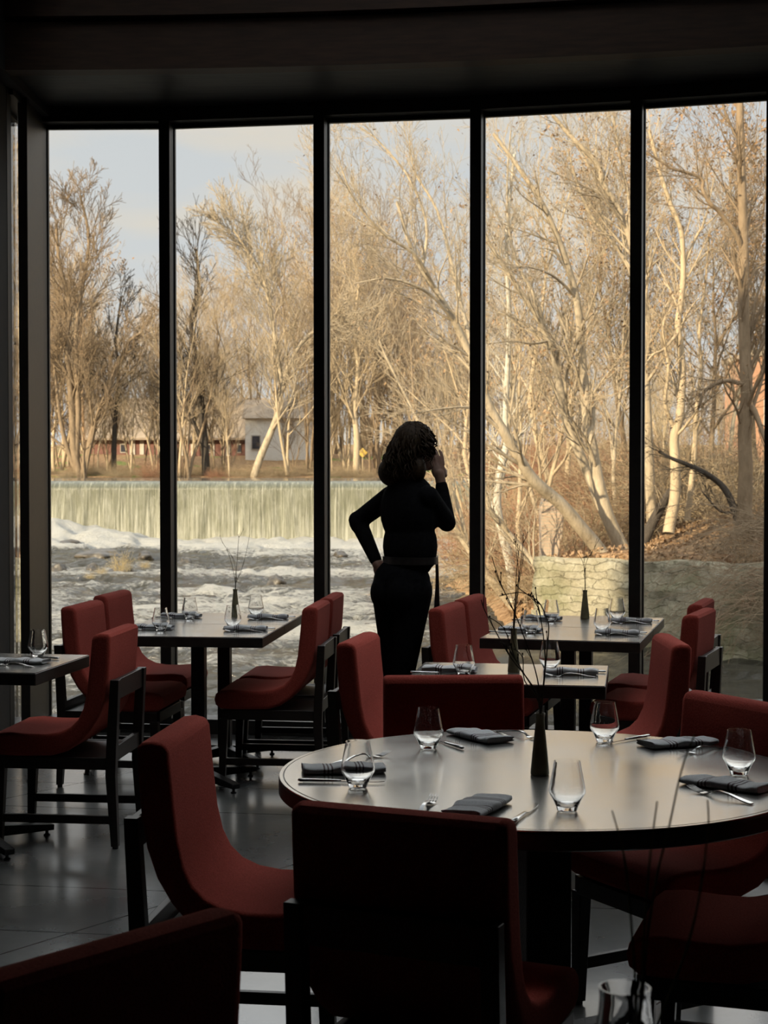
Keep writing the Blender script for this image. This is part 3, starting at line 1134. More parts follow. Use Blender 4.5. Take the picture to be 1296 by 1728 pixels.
# ================================================================ PERSON
PY = 7.95
SKIN = noisy('warm_skin', (0.24, 0.135, 0.09), (0.30, 0.17, 0.12), 30, 0.55)
SHIRT = noisy('black_knit', (0.005, 0.005, 0.006), (0.009, 0.009, 0.010), 60, 0.95, bump=0.2, spec=0.1)
TROUS = noisy('black_trousers', (0.004, 0.004, 0.005), (0.008, 0.008, 0.009), 60, 0.95, spec=0.1)
LEATHER = noisy('black_leather', (0.015, 0.014, 0.013), (0.03, 0.028, 0.026), 40, 0.35)
HAIR = noisy('brown_curly_hair', (0.018, 0.011, 0.006), (0.05, 0.03, 0.014), 90, 0.6, spec=0.2)
PHI = math.radians(42)
FWD = Vector((math.sin(PHI), math.cos(PHI), 0))
RGT = Vector((math.cos(PHI), -math.sin(PHI), 0))
BAS = Matrix((RGT, FWD, Vector((0, 0, 1)))).transposed()
PX = PY / FPX          # metres per photograph pixel at her distance
origin = D(676, 900, PY); origin.z = 0
def B(px, py, dy=0.0):
    return D(px, py, PY + dy) - origin

def remeshed(mb, name, mat, parent, vox=0.009, smooth=3):
    me = mb.mesh(name)
    import bmesh
    bm = bmesh.new(); bm.from_mesh(me); bmesh.ops.recalc_face_normals(bm, faces=bm.faces); bm.to_mesh(me); bm.free()
    o = link_mesh(name, me, mat, parent)
    r = o.modifiers.new('remesh', 'REMESH'); r.mode = 'VOXEL'; r.voxel_size = vox; r.use_smooth_shade = True
    s = o.modifiers.new('smooth', 'SMOOTH'); s.iterations = smooth; s.factor = 0.5
    return o

# joints, read off the silhouette and spread in depth by the turn of the body
hipc = B(678, 985)
waist = B(692, 928)
chest = B(690, 872)
neck0 = B(696, 822); neck1 = B(701, 790)
head = B(702, 757)
hipL = hipc - RGT * 0.085 + Vector((0, 0, -0.03)); hipR = hipc + RGT * 0.085 + Vector((0, 0, -0.03))
kneeL = B(667, 1138, 0.03); kneeR = B(681, 1130, -0.03)
ankL = B(664, 1288, 0.05); ankL.z = 0.10
ankR = B(684, 1295, -0.08); ankR.z = 0.10
shL = B(659, 838, 0.10); shR = B(722, 838, -0.10)
elL = B(604, 879, 0.16); wrL = B(634, 945, 0.06); haL = B(640, 962, 0.03)
elR = B(754, 882, 0.02); wrR = B(745, 820, 0.06)

def arm_shapes(mb, k=0.0, hands=True):
    mb.caps(shL, elL, 0.050 + k, 0.042 + k)
    mb.caps(elL, wrL, 0.041 + k, 0.027 + k)
    mb.caps(shR, elR, 0.050 + k, 0.042 + k)
    mb.caps(elR, wrR, 0.041 + k, 0.027 + k)

def torso_shapes(mb, k=0.0):
    mb.ellipsoid(chest + Vector((0, 0, 0.03)), (0.158 + k, 0.112 + k, 0.185 + k), BAS)
    mb.ellipsoid(chest + Vector((0, 0, 0.09)), (0.150 + k, 0.080 + k, 0.085 + k), BAS)
    mb.ellipsoid(waist + Vector((0, 0, 0.02)), (0.148 + k, 0.108 + k, 0.17 + k), BAS)
    mb.ellipsoid(chest + FWD * 0.06 + RGT * 0.065 + Vector((0, 0, -0.01)), (0.062 + k, 0.060 + k, 0.062 + k), BAS)
    mb.ellipsoid(chest + FWD * 0.06 - RGT * 0.065 + Vector((0, 0, -0.01)), (0.062 + k, 0.060 + k, 0.062 + k), BAS)
    mb.caps(shL, shR, 0.050 + k, 0.050 + k)
    mb.caps(neck0 + Vector((0, 0, -0.02)), shL, 0.050 + k, 0.042 + k)
    mb.caps(neck0 + Vector((0, 0, -0.02)), shR, 0.050 + k, 0.042 + k)

def pelvis_shapes(mb, k=0.0):
    mb.ellipsoid(hipc + Vector((0, 0, 0.0)), (0.160 + k, 0.115 + k, 0.14 + k), BAS)
    mb.ellipsoid(hipc - FWD * 0.045 - RGT * 0.05 + Vector((0, 0, -0.045)), (0.090 + k, 0.085 + k, 0.10 + k), BAS)
    mb.ellipsoid(hipc - FWD * 0.045 + RGT * 0.05 + Vector((0, 0, -0.045)), (0.090 + k, 0.085 + k, 0.10 + k), BAS)
    for h, kn, an in ((hipL, kneeL, ankL), (hipR, kneeR, ankR)):
        mb.caps(h, kn, 0.088 + k, 0.058 + k)
        mb.caps(kn, an, 0.056 + k, 0.040 + k)
        calf = kn.lerp(an, 0.3) - FWD * 0.018
        mb.caps(kn - FWD * 0.005, calf, 0.052 + k, 0.054 + k)

person = empty('person', origin, 0, 'woman in black standing at the window, seen from behind, one hand raised to her face', 'person')
mb = MB()
torso_shapes(mb, -0.006)
pelvis_shapes(mb, -0.006)
arm_shapes(mb, -0.004)
mb.caps(neck0 + Vector((0, 0, -0.03)), neck1, 0.050, 0.046)
# head: skull, jaw, nose, lips, brow, ears
HF = Matrix.Rotation(math.radians(-18), 3, 'Z') @ FWD     # head turned a little further right
HR = Vector((HF.y, -HF.x, 0))
HB = Matrix((HR, HF, Vector((0, 0, 1)))).transposed()
mb.ellipsoid(head + Vector((0, 0, 0.022)), (0.073, 0.092, 0.096), HB)
mb.ellipsoid(head + HF * 0.030 + Vector((0, 0, -0.040)), (0.056, 0.062, 0.075), HB)
mb.ellipsoid(head + HF * 0.070 + Vector((0, 0, -0.088)), (0.026, 0.024, 0.022), HB)
mb.caps(head + HF * 0.088 + Vector((0, 0, 0.012)), head + HF * 0.108 + Vector((0, 0, -0.022)), 0.008, 0.013)
mb.ellipsoid(head + HF * 0.090 + Vector((0, 0, -0.050)), (0.022, 0.012, 0.007), HB)
mb.ellipsoid(head + HF * 0.088 + Vector((0, 0, -0.062)), (0.019, 0.012, 0.008), HB)
mb.ellipsoid(head + HF * 0.080 + Vector((0, 0, 0.030)), (0.045, 0.016, 0.012), HB)
for s in (-1, 1):
    mb.ellipsoid(head + HR * s * 0.074 + Vector((0, 0, -0.012)), (0.009, 0.018, 0.030), HB)
# left hand tucked at the hip: palm, thumb, four fingers pointing down into the pocket
haL = wrL.lerp(haL, 1.0)
dn = (haL - wrL).normalized()
sd = dn.cross(FWD).normalized()
mb.caps(wrL, wrL + dn * 0.03, 0.023, 0.026)
mb.ellipsoid(wrL + dn * 0.055, (0.036, 0.016, 0.042), BAS)
for k in range(4):
    o_ = wrL + dn * 0.085 + sd * (-0.027 + 0.018 * k)
    L = (0.060, 0.070, 0.066, 0.052)[k]
    mb.caps(o_, o_ + dn * L * 0.55, 0.0095, 0.0085, 8)
    mb.caps(o_ + dn * L * 0.55, o_ + dn * L + FWD * 0.012, 0.0085, 0.0072, 8)
th = wrL + dn * 0.03 + sd * 0.028
mb.caps(th, th + dn * 0.03 + sd * 0.022, 0.012, 0.0105, 8)
mb.caps(th + dn * 0.03 + sd * 0.022, th + dn * 0.058 + sd * 0.026, 0.0100, 0.008, 8)
# right hand raised beside the mouth: palm upright, fingers curled towards the face
palm = B(741, 799, 0.07)
up = (palm - wrR).normalized()
tof = Vector((-0.38, 0.92, 0)).normalized()      # the palm's facing
acr = up.cross(tof).normalized()
tof = acr.cross(up).normalized()
mb.caps(wrR, palm, 0.026, 0.027)
Mh = Matrix((acr, tof, up)).transposed()
mb.ellipsoid(palm + up * 0.012, (0.040, 0.017, 0.045), Mh)
for k in range(4):
    q0 = palm + up * 0.045 + acr * (-0.0300 + 0.0200 * k) + tof * (-0.004)
    L = (0.062, 0.074, 0.070, 0.055)[k]
    q1 = q0 + up * L * 0.55 + tof * L * 0.04 + acr * (k - 1.5) * 0.0022
    q2 = q1 + up * L * 0.42 + tof * L * 0.14 + acr * (k - 1.5) * 0.0012
    q3 = q2 + up * L * 0.22 + tof * L * 0.20
    mb.caps(q0, q1, 0.0096, 0.0089, 8)
    mb.caps(q1, q2, 0.0088, 0.0080, 8)
    mb.caps(q2, q3, 0.0080, 0.0068, 8)
t0 = palm + acr * -0.034 + up * -0.012 + tof * 0.008
t1 = t0 + up * 0.026 + acr * -0.012 + tof * 0.018
t2 = t1 + up * 0.024 + tof * 0.016
mb.caps(t0, t1, 0.0125, 0.0110, 8)
mb.caps(t1, t2, 0.0105, 0.0085, 8)
# feet
for an in (ankL, ankR):
    mb.caps(an, an + Vector((0, 0, -0.055)), 0.038, 0.034)
    mb.caps(an + Vector((0, 0, -0.06)), an + FWD * 0.16 + Vector((0, 0, -0.068)), 0.032, 0.024)
body = remeshed(mb, 'body', SKIN, person, 0.0038, 1)

mb = MB()
torso_shapes(mb, 0.006)
arm_shapes(mb, 0.005)
mb.ellipsoid(waist + Vector((0, 0, -0.01)), (0.146, 0.108, 0.075), BAS)
mb.caps(wrR + (elR - wrR).normalized() * 0.02, wrR + (elR - wrR).normalized() * 0.05, 0.034, 0.034)
mb.caps(elL + (wrL - elL).normalized() * 0.02, elL - (wrL - elL).normalized() * 0.004, 0.050, 0.048)
top = remeshed(mb, 'long_sleeved_top', SHIRT, person, 0.008, 3)
mb = MB()
pelvis_shapes(mb, 0.004)
mb.ellipsoid(waist + Vector((0, 0, -0.055)), (0.142, 0.106, 0.06), BAS)
tr_ = remeshed(mb, 'trousers', TROUS, person, 0.008, 3)
# belt
mb = MB()
bz = B(665, 945).z
ring = []
n = 40
for zz in (-0.018, 0.018):
    for k in range(n):
        a = 2 * PI * k / n
        c = waist + RGT * 0.152 * math.cos(a) + FWD * 0.116 * math.sin(a)
        ring.append((c.x, c.y, bz + zz))
for zz in (-0.018, 0.018):
    for k in range(n):
        a = 2 * PI * k / n
        c = waist + RGT * 0.145 * math.cos(a) + FWD * 0.109 * math.sin(a)
        ring.append((c.x, c.y, bz + zz))
fs = []
for k in range(n):
    k2 = (k + 1) % n
    fs += [(k, k2, n + k2, n + k), (2 * n + k2, 2 * n + k, 3 * n + k, 3 * n + k2), (n + k, n + k2, 3 * n + k2, 3 * n + k), (k2, k, 2 * n + k, 2 * n + k2)]
mb.add(ring, fs)
mb.build('belt', LEATHER, person, smooth='auto')
# shoes
for an in (ankL, ankR):
    mb = MB()
    mb.caps(an + Vector((0, 0, -0.02)), an + Vector((0, 0, -0.052)), 0.046, 0.046)
    mb.caps(an + Vector((0, 0, -0.056)), an + FWD * 0.165 + Vector((0, 0, -0.064)), 0.044, 0.034)
    remeshed(mb, 'shoe', LEATHER, person, 0.008, 2)
# hair: a shoulder-length mass with separate curling locks
mb = MB()
rh = random.Random(12)
mb.ellipsoid(head + Vector((0, 0, 0.034)) - HF * 0.012, (0.098, 0.108, 0.104), HB)
mb.ellipsoid(B(676, 782) , (0.092, 0.085, 0.115), HB)
mb.ellipsoid(B(662, 796), (0.084, 0.070, 0.075), HB)
mb.ellipsoid(B(700, 792, -0.05), (0.075, 0.050, 0.075), HB)
hm = remeshed(mb, 'hair', HAIR, person, 0.009, 4)
mb = MB()
for i in range(330):
    a = rh.uniform(-2.6, 2.6)                # 0 = back of the head
    if abs(a) > 2.1 and rh.random() < 0.6: continue
    el = rh.uniform(0.15, 1.35)
    dirv = (-HF * math.cos(a) + HR * math.sin(a)) * math.cos(el) + Vector((0, 0, math.sin(el)))
    p = head + Vector((0, 0, 0.034)) - HF * 0.012 + Vector((dirv.x * 0.098, dirv.y * 0.098, dirv.z * 0.104))
    hd = (-HF * math.cos(a) + HR * math.sin(a))
    end = p.lerp(B(663, 800), 0.4) + hd * rh.uniform(0.03, 0.075)
    end.z = B(0, rh.uniform(785, 812)).z
    if abs(a) > 1.5:
        end = p + hd * 0.015 + Vector((0, 0, -rh.uniform(0.08, 0.16)))
    amp = rh.uniform(0.006, 0.014)
    ph, fq = rh.uniform(0, 6.28), rh.uniform(2.0, 3.6)
    pts, rad = [], []
    K = 14
    mid = p.lerp(end, 0.5) + hd * 0.022
    for k in range(K + 1):
        t = k / K
        q = p * (1 - t) ** 2 + mid * 2 * t * (1 - t) + end * t * t
        w = ph + t * fq * 2 * PI
        q = q + (HR * math.cos(w) + HF * math.sin(w)) * amp * (0.3 + t)
        pts.append(q)
        rad.append(0.0048 * (1 - 0.65 * t ** 2))
    mb.tube(pts, rad, 5)
mb.build('lock', HAIR, hm, smooth=True)['kind'] = 'stuff'
# strap hanging in front of the hip
mb = MB()
s0, s1, s2, s3 = B(737, 938, 0.04), B(738, 985, 0.04), B(740, 1032, 0.05), B(736, 1076, 0.05)
mb.bar(s0, s1, (0.014, 0.008), (0.018, 0.008), up=(0, 1, 0))
mb.bar(s1, s3, (0.018, 0.008), (0.044, 0.012), up=(0, 1, 0))
mb.bar(B(732, 1060, 0.05), B(731, 1100, 0.05), (0.01, 0.006), up=(0, 1, 0))
mb.build('hanging_strap', LEATHER, person, bevel=0.001)

# ================================================================ OUTDOORS
WATER = -2.45
POND = 0.93
DAM_Y = 88.0
SHORE = [(30, 20), (16, 27.5), (10.5, 32), (8.1, 33.9), (5.85, 35.4), (3.45, 36.8), (2.9, 40), (3.0, 49.0), (1.9, 53), (3.9, 65), (6.6, 86), (9, 110), (9.5, 129), (4, 131), (-90, 133)]
_sa = np.array(SHORE, float)
_seg0, _seg1 = _sa[:-1], _sa[1:]
def shore_dist(X, Y):
    """signed distance from the shore, positive on land"""
    pts = np.stack([X.ravel(), Y.ravel()], 1)
    best = np.full(len(pts), 1e9)
    for a, b in zip(_seg0, _seg1):
        ab = b - a
        t = np.clip(((pts - a) @ ab) / (ab @ ab), 0, 1)
        d = np.hypot(*(pts - (a + t[:, None] * ab)).T)
        best = np.minimum(best, d)
    poly = list(SHORE) + [(-90, 0), (30, 0)]
    inside = np.zeros(len(pts), bool)
    px, py = pts[:, 0], pts[:, 1]
    j = len(poly) - 1
    for i in range(len(poly)):
        xi, yi = poly[i]
        xj, yj = poly[j]
        c = ((yi > py) != (yj > py)) & (px < (xj - xi) * (py - yi) / (yj - yi + 1e-12) + xi)
        inside ^= c
        j = i
    return np.where(inside, -best, best).reshape(X.shape)

def fbm(X, Y, s, seed=0, octv=4):
    """cheap value noise, vectorised"""
    out = np.zeros(X.shape)
    amp, tot = 1.0, 0.0
    rs = np.random.RandomState(seed)
    for o in range(octv):
        tab = rs.rand(64, 64)
        u, v = X * s, Y * s
        iu, iv = np.floor(u).astype(int), np.floor(v).astype(int)
        fu, fv = u - iu, v - iv
        fu = fu * fu * (3 - 2 * fu)
        fv = fv * fv * (3 - 2 * fv)
        a = tab[iu % 64, iv % 64]; b = tab[(iu + 1) % 64, iv % 64]
        c = tab[iu % 64, (iv + 1) % 64]; d = tab[(iu + 1) % 64, (iv + 1) % 64]
        out += amp * ((a * (1 - fu) + b * fu) * (1 - fv) + (c * (1 - fu) + d * fu) * fv)
        tot += amp
        amp *= 0.5
        s *= 2.03
    return out / tot

def land_height(X, Y):
    d = shore_dist(X, Y)
    # base level at the water's edge: wall top, brushy bank, pond side
    z0 = np.where(Y < 37.2, -0.58, WATER + 0.05)
    w = np.clip((Y - 84) / 4, 0, 1)
    z0 = z0 * (1 - w) + (POND + 0.02) * w
    top = 1.15 + np.clip(Y - 60, 0, 200) * 0.006
    far = np.clip((Y - 131) / 32, 0, 1)
    top = np.where(Y > 126, POND + 0.25 + 1.9 * far * far * (3 - 2 * far) + np.clip(Y - 163, 0, 400) * 0.02, top)
    k = np.clip(d / np.where(Y < 37.2, 10.0, 9.0), 0, 1)
    k = 1 - (1 - k) ** 1.6
    h = z0 + (top - z0) * k
    h = h + (fbm(X, Y, 0.35, 3) - 0.5) * 0.5 * np.clip(d / 2, 0, 1) * (Y < 126) + (fbm(X, Y, 0.12, 5) - 0.5) * 0.6 * np.clip(d / 6, 0, 1) * (Y >= 126)
    h = np.where(d < np.where(Y < 38.2, 0.42, 0.0), np.where(Y > 88, POND - 0.8, WATER - 0.9) + np.clip(d + 1.0, 0, 1) * 0.0, h)
    return h

def ground_z(x, y):
    return float(land_height(np.array([[float(x)]]), np.array([[float(y)]]))[0, 0])

def np_mesh(name, V, F, m=None, smooth=True):
    """V (n,3), F (m,k) arrays"""
    me = bpy.data.meshes.new(name)
    V = np.asarray(V, np.float32)
    F = np.asarray(F, np.int32)
    k = F.shape[1]
    me.vertices.add(len(V))
    me.vertices.foreach_set('co', V.ravel())
    me.loops.add(F.size)
    me.loops.foreach_set('vertex_index', F.ravel())
    me.polygons.add(len(F))
    me.polygons.foreach_set('loop_start', np.arange(0, F.size, k, dtype=np.int32))
    me.polygons.foreach_set('loop_total', np.full(len(F), k, np.int32))
    if smooth:
        me.polygons.foreach_set('use_smooth', np.ones(len(F), bool))
    me.update(calc_edges=True)
    if m is not None:
        me.materials.append(m)
    return me

def grid_mesh(name, xs, ys, zfun, m):
    X, Y = np.meshgrid(xs, ys)
    Z = zfun(X, Y)
    V = np.stack([X.ravel(), Y.ravel(), Z.ravel()], 1)
    nx, ny = len(xs), len(ys)
    i = np.arange(nx - 1)
    j = np.arange(ny - 1)
    I, J = np.meshgrid(i, j)
    a = (J * nx + I).ravel()
    F = np.stack([a, a + 1, a + nx + 1, a + nx], 1)
    return np_mesh(name, V, F, m), X, Y, Z

# ---- ground materials
Mgr = Mat('leaf_litter_ground', (0.3, 0.18, 0.09), 0.95, spec=0.1)
v = Mgr.coords()
a_ = Mgr.noise(v, 5.5, 6, 0.75)
b_ = Mgr.noise(v, 0.25, 3)
tc = Mgr.n('TexCoord'); sp = Mgr.n('SeparateXYZ'); Mgr.l(tc.outputs['Object'], sp.inputs[0])
litter = Mgr.ramp(a_, [(0.34, (0.07, 0.04, 0.02)), (0.5, (0.22, 0.13, 0.065)), (0.66, (0.40, 0.27, 0.15))])
lawn = Mgr.ramp(Mgr.noise(v, 3, 4), [(0.3, (0.08, 0.11, 0.025)), (0.7, (0.17, 0.20, 0.055))])
# a mown lawn lies beyond the trees on the right bank
edge = Mgr.math('ADD', sp.outputs[1], Mgr.math('MULTIPLY', b_, 6.0))
isl = Mgr.math('MULTIPLY', Mgr.math('GREATER_THAN', edge, 47.5), Mgr.math('LESS_THAN', edge, 84))
isl = Mgr.math('MULTIPLY', isl, Mgr.math('GREATER_THAN', sp.outputs[0], 8.5))
far = Mgr.math('GREATER_THAN', sp.outputs[1], 128)
fargrass = Mgr.math('MULTIPLY', far, Mgr.math('GREATER_THAN', b_, 0.60))
isl = Mgr.math('MAXIMUM', isl, fargrass)
Mgr.color(Mgr.mix(isl, litter, lawn))
Mgr.bump(a_, 0.8, 0.06)
GROUND = Mgr.m

xs = np.concatenate([np.arange(-90, -2, 2.0), np.arange(-2, 16, 0.22), np.arange(16, 90, 2.0)])
ys = np.concatenate([np.arange(9, 50, 0.30), np.arange(50, 130, 0.8), np.arange(130, 200, 1.4), np.arange(200, 420, 10)])
me, *_r = grid_mesh('ground', xs, ys, land_height, GROUND)
struct(link_mesh('ground', me))

# ---- river: rapids below the dam
def river_z(X, Y):
    s = 0.55
    warp = fbm(X, Y, 0.30, 11) * 5
    n = fbm(X + warp * 0.7, Y * 1.3 + warp * 0.4, s, 12, 5) - 0.5
    chop = fbm(X, Y * 1.6, 1.8, 13, 3) - 0.5
    amp = 0.85 * (0.5 + 0.5 * np.clip((-X + 4) / 8, 0, 1))
    z = WATER + n * amp + chop * 0.16
    z += np.clip(np.abs(n) * -6 + 0.8, 0, 1) * 0.10
    # boil at the foot of the fall, heaped up on the left
    foot = np.exp(-((DAM_Y - 0.9 - Y) / 2.2) ** 2)
    z += foot * (0.10 + 0.35 * (fbm(X, Y, 0.9, 14) - 0.3))
    left = 1 / (1 + np.exp((X + 14.3) / 1.1))
    z += left * np.exp(-((DAM_Y - 3.2 - Y) / 2.6) ** 2) * (1.0 + 1.4 * (fbm(X, Y, 0.7, 15) - 0.3))
    # gravel bar shelters the left side
    return z

Mr = Mat('river_water', (0.12, 0.11, 0.08), 0.12)
v = Mr.coords((1.0, 1.5, 1))
att = Mr.n('Attribute', attribute_name='foam')
fn = Mr.noise(v, 1.9, 9, 0.72, 1.6)
fl = Mr.noise(Mr.coords((2.2, 6.0, 1)), 3.0, 5, 0.7, 0.6)
f = Mr.math('ADD', Mr.math('MULTIPLY', fn, 0.75), Mr.math('MULTIPLY', fl, 0.35))
f = Mr.math('ADD', f, Mr.math('MULTIPLY', att.outputs['Fac'], 0.55))
fm = Mr.ramp(f, [(0.57, 0.0), (0.72, 1.0)])
Mr.color(Mr.mix(fm, (0.06, 0.055, 0.038), (0.58, 0.565, 0.51)))
Mr.rough(Mr.math('ADD', Mr.math('MULTIPLY', fm, 0.6), 0.14))
Mr.bump(Mr.math('ADD', fn, Mr.math('MULTIPLY', fl, 0.7)), 1.0, 0.5)
RIVER = Mr.m
xs = np.concatenate([np.arange(-45, -25, 0.6), np.arange(-25, 9.5, 0.17), np.arange(9.5, 16, 0.8)])
ys = np.concatenate([np.arange(9.0, 20, 0.8), np.arange(20, 89.5, 0.17)])
me, X, Y, Z = grid_mesh('river', xs, ys, river_z, RIVER)
hz = (Z - WATER)
foot = np.exp(-((DAM_Y - 1.5 - Y) / 3.2) ** 2)
far_band = np.clip(1 - np.abs(Y - 80) / 10, 0, 1)
calm = np.clip((X + 1.5) / 4, 0, 1) * np.clip((60 - Y) / 25, 0, 1)
near_right = np.clip((X - 3.5) / 2, 0, 1) * np.clip((34 - Y) / 3, 0, 1)
foam = 0.15 + hz * 0.75 + foot * 1.0 + far_band * 0.15 - calm * 0.5 - np.clip((38 - Y) / 12, 0, 1) * 0.12
foam += np.clip(fbm(X * 0.5, Y, 0.18, 21) - 0.5, -0.3, 0.3) * 1.3
bar = np.exp(-((X + 14) / 6) ** 2 - ((Y - 74) / 6) ** 2)
foam -= bar * 0.9
foam -= np.clip((X - 2.5) / 2, 0, 1) * np.clip((44 - Y) / 6, 0, 1) * 0.45
foam += np.exp(-((Y - 29.5) / 1.0) ** 2) * np.clip((X - 4) / 1.5, 0, 1) * 0.7
at = me.attributes.new('foam', 'FLOAT', 'POINT')
at.data.foreach_set('value', np.clip(foam, -0.4, 1.4).ravel().astype(np.float32))
tag(link_mesh('river', me), 'churning brown river with white rapids running below the dam', 'river', kind='stuff')

# ---- pond above the dam
Mp = Mat('pond_water', (0.10, 0.10, 0.085), 0.08)
Mp.bump(Mp.noise(Mp.coords((1, 4, 1)), 2.5, 4), 0.25, 0.02)
xs = np.array([-90, -40, -10, 9.3]); ys = np.array([DAM_Y + 0.2, 100, 115, 133])
me, *_r = grid_mesh('pond', xs, ys, lambda X, Y: X * 0 + POND, Mp.m)
tag(link_mesh('pond', me), 'flat still water of the mill pond above the dam', 'pond', kind='stuff')

# ---- the fall: a sheet of water over the dam
Mfall = Mat('falling_water', (0.4, 0.4, 0.3), 0.35)
vA = Mfall.coords((5.0, 1, 0.12))
vB = Mfall.coords((14.0, 1, 0.5))
s1 = Mfall.noise(vA, 2.0, 6, 0.7)
s2 = Mfall.noise(vB, 1.3, 5, 0.75)
sx = Mfall.math('ADD', Mfall.math('MULTIPLY', s1, 0.55), Mfall.math('MULTIPLY', s2, 0.45))
tc = Mfall.n('TexCoord'); sp = Mfall.n('SeparateXYZ'); Mfall.l(tc.outputs['Object'], sp.inputs[0])
dn = Mfall.math('DIVIDE', Mfall.math('SUBTRACT', 0.93, sp.outputs[2]), 3.4)      # how far the sheet has fallen: it breaks into foam
fm = Mfall.math('ADD', sx, Mfall.math('MULTIPLY', dn, 0.10))
Mfall.color(Mfall.ramp(fm, [(0.42, (0.05, 0.05, 0.026)), (0.54, (0.11, 0.11, 0.068)), (0.70, (0.33, 0.32, 0.25))]))
Mfall.bump(sx, 0.8, 0.10)
xs = np.arange(-46, 7.6, 0.11)
us = np.linspace(0, 1, 44)
U, Xg = np.meshgrid(us, xs, indexing='ij')
yy = DAM_Y + 0.5 - 0.9 * np.sin(np.clip(U * 6, 0, 1) * PI / 2) - 0.35 * U
zz = POND + 0.015 - np.where(U < 0.08, 0.10 * (U / 0.08) ** 2, 0.10 + (U - 0.08) / 0.92 * 3.5)
st = (fbm(Xg, U * 0.6, 2.6, 31, 4) - 0.5)
yy = yy + st * 0.22 * np.clip(U * 4, 0, 1)
V = np.stack([Xg.ravel(), yy.ravel(), zz.ravel()], 1)
nx, ny = len(xs), len(us)
I, J = np.meshgrid(np.arange(nx - 1), np.arange(ny - 1))
a = (J * nx + I).ravel()
me = np_mesh('waterfall', V, np.stack([a, a + nx, a + nx + 1, a + 1], 1), Mfall.m)
tag(link_mesh('waterfall', me), 'wide straight sheet of water pouring over the dam', 'waterfall', kind='stuff')
DAMC = noisy('wet_dam_stone', (0.05, 0.05, 0.045), (0.10, 0.10, 0.09), 4, 0.7)
o = MB().box((-18.5, DAM_Y + 1.1, -0.9), (58, 1.6, 3.55)).build('dam', DAMC)
struct(o)

# ---- right bank retaining wall of rough stones
Ms = Mat('rubble_stone_wall', (0.3, 0.28, 0.2), 0.9, spec=0.2)
tc = Ms.n('TexCoord'); sp = Ms.n('SeparateXYZ'); Ms.l(tc.outputs['Object'], sp.inputs[0])
v = Ms.coords((1, 1, 1))
wn = Ms.n('TexNoise'); wn.inputs['Scale'].default_value = 2.6; wn.inputs['Detail'].default_value = 3; Ms.l(v, wn.inputs[0])
wx = Ms.math('ADD', sp.outputs[0], Ms.math('MULTIPLY', wn.outputs[0], 0.55))
wz = Ms.math('ADD', sp.outputs[2], Ms.math('MULTIPLY', Ms.noise(Ms.coords((1.3, 1.3, 1.3)), 1.9, 3), 0.34))
cb_ = Ms.n('CombineXYZ'); Ms.l(wx, cb_.inputs[0]); Ms.l(wz, cb_.inputs[1])
br = Ms.n('TexBrick')
Ms.l(cb_.outputs[0], br.inputs['Vector'])
for k_, v_ in (('Scale', 1.0), ('Brick Width', 0.46), ('Row Height', 0.19), ('Mortar Size', 0.013), ('Mortar Smooth', 0.6), ('Bias', 0.0)):
    br.inputs[k_].default_value = v_
br.inputs['Color1'].default_value = (0.24, 0.21, 0.145, 1)
br.inputs['Color2'].default_value = (0.34, 0.31, 0.22, 1)
br.inputs['Mortar'].default_value = (0.10, 0.085, 0.055, 1)
n0 = Ms.noise(v, 8, 6, 0.75)
nm = Ms.noise(v, 0.9, 4)
stone = Ms.mix(0.5, br.outputs['Color'], Ms.ramp(n0, [(0.35, (0.16, 0.145, 0.095)), (0.65, (0.42, 0.385, 0.28))]))
moss = Ms.ramp(nm, [(0.52, 0.0), (0.66, 1.0)])
stone = Ms.mix(Ms.math('MULTIPLY', moss, 0.55), stone, (0.12, 0.125, 0.05))
Ms.color(stone)
Ms.bump(Ms.math('ADD', Ms.math('MULTIPLY', br.outputs['Fac'], -0.6), n0), 0.8, 0.08)
STONE = Ms.m
pts = SHORE[0:6]
Vs, Fs = [], []
cum = 0
rows = 16
cols = []
for (a, b) in zip(pts[:-1], pts[1:]):
    L = math.hypot(b[0] - a[0], b[1] - a[1])
    n = max(2, int(L / 0.14))
    for i in range(n):
        t = i / n
        cols.append((a[0] + (b[0] - a[0]) * t, a[1] + (b[1] - a[1]) * t, (-(b[1] - a[1]) / L, (b[0] - a[0]) / L)))
cols.append((pts[-1][0], pts[-1][1], cols[-1][2]))
for side in (0, 1):
    for (x, y, nn) in cols:
        for r in range(rows + 1):
            z = WATER - 0.5 + (1.98 + 0.5) * r / rows
            bulge = 0.14 * mnoise.noise(Vector((x * 2.1, y * 2.1, z * 3.2))) + 0.10 * mnoise.noise(Vector((x * 5, y * 5, z * 7)))
            off = (0.12 * (1 - r / rows) + bulge) if side == 0 else -0.55
            ztop = 0.10 * mnoise.noise(Vector((x * 1.3, y * 1.3, 4.0))) if r == rows else 0
            Vs.append((x + nn[0] * off, y + nn[1] * off, z + ztop))
nC, nR = len(cols), rows + 1
for side in (0, 1):
    o_ = side * nC * nR
    for i in range(nC - 1):
        for r in range(rows):
            a = o_ + i * nR + r
            Fs.append((a, a + nR, a + nR + 1, a + 1))
for i in range(nC - 1):
    a = i * nR + rows
    b = nC * nR + a
    Fs.append((a, a + nR, b + nR, b))
a = (nC - 1) * nR
for r in range(rows):
    Fs.append((a + r, a + r + 1, nC * nR + a + r + 1, nC * nR + a + r))
me = np_mesh('retaining_wall', np.array(Vs), np.array(Fs), STONE)
tag(link_mesh('retaining_wall', me), 'rough stone retaining wall rising from the river on the right bank', 'wall')

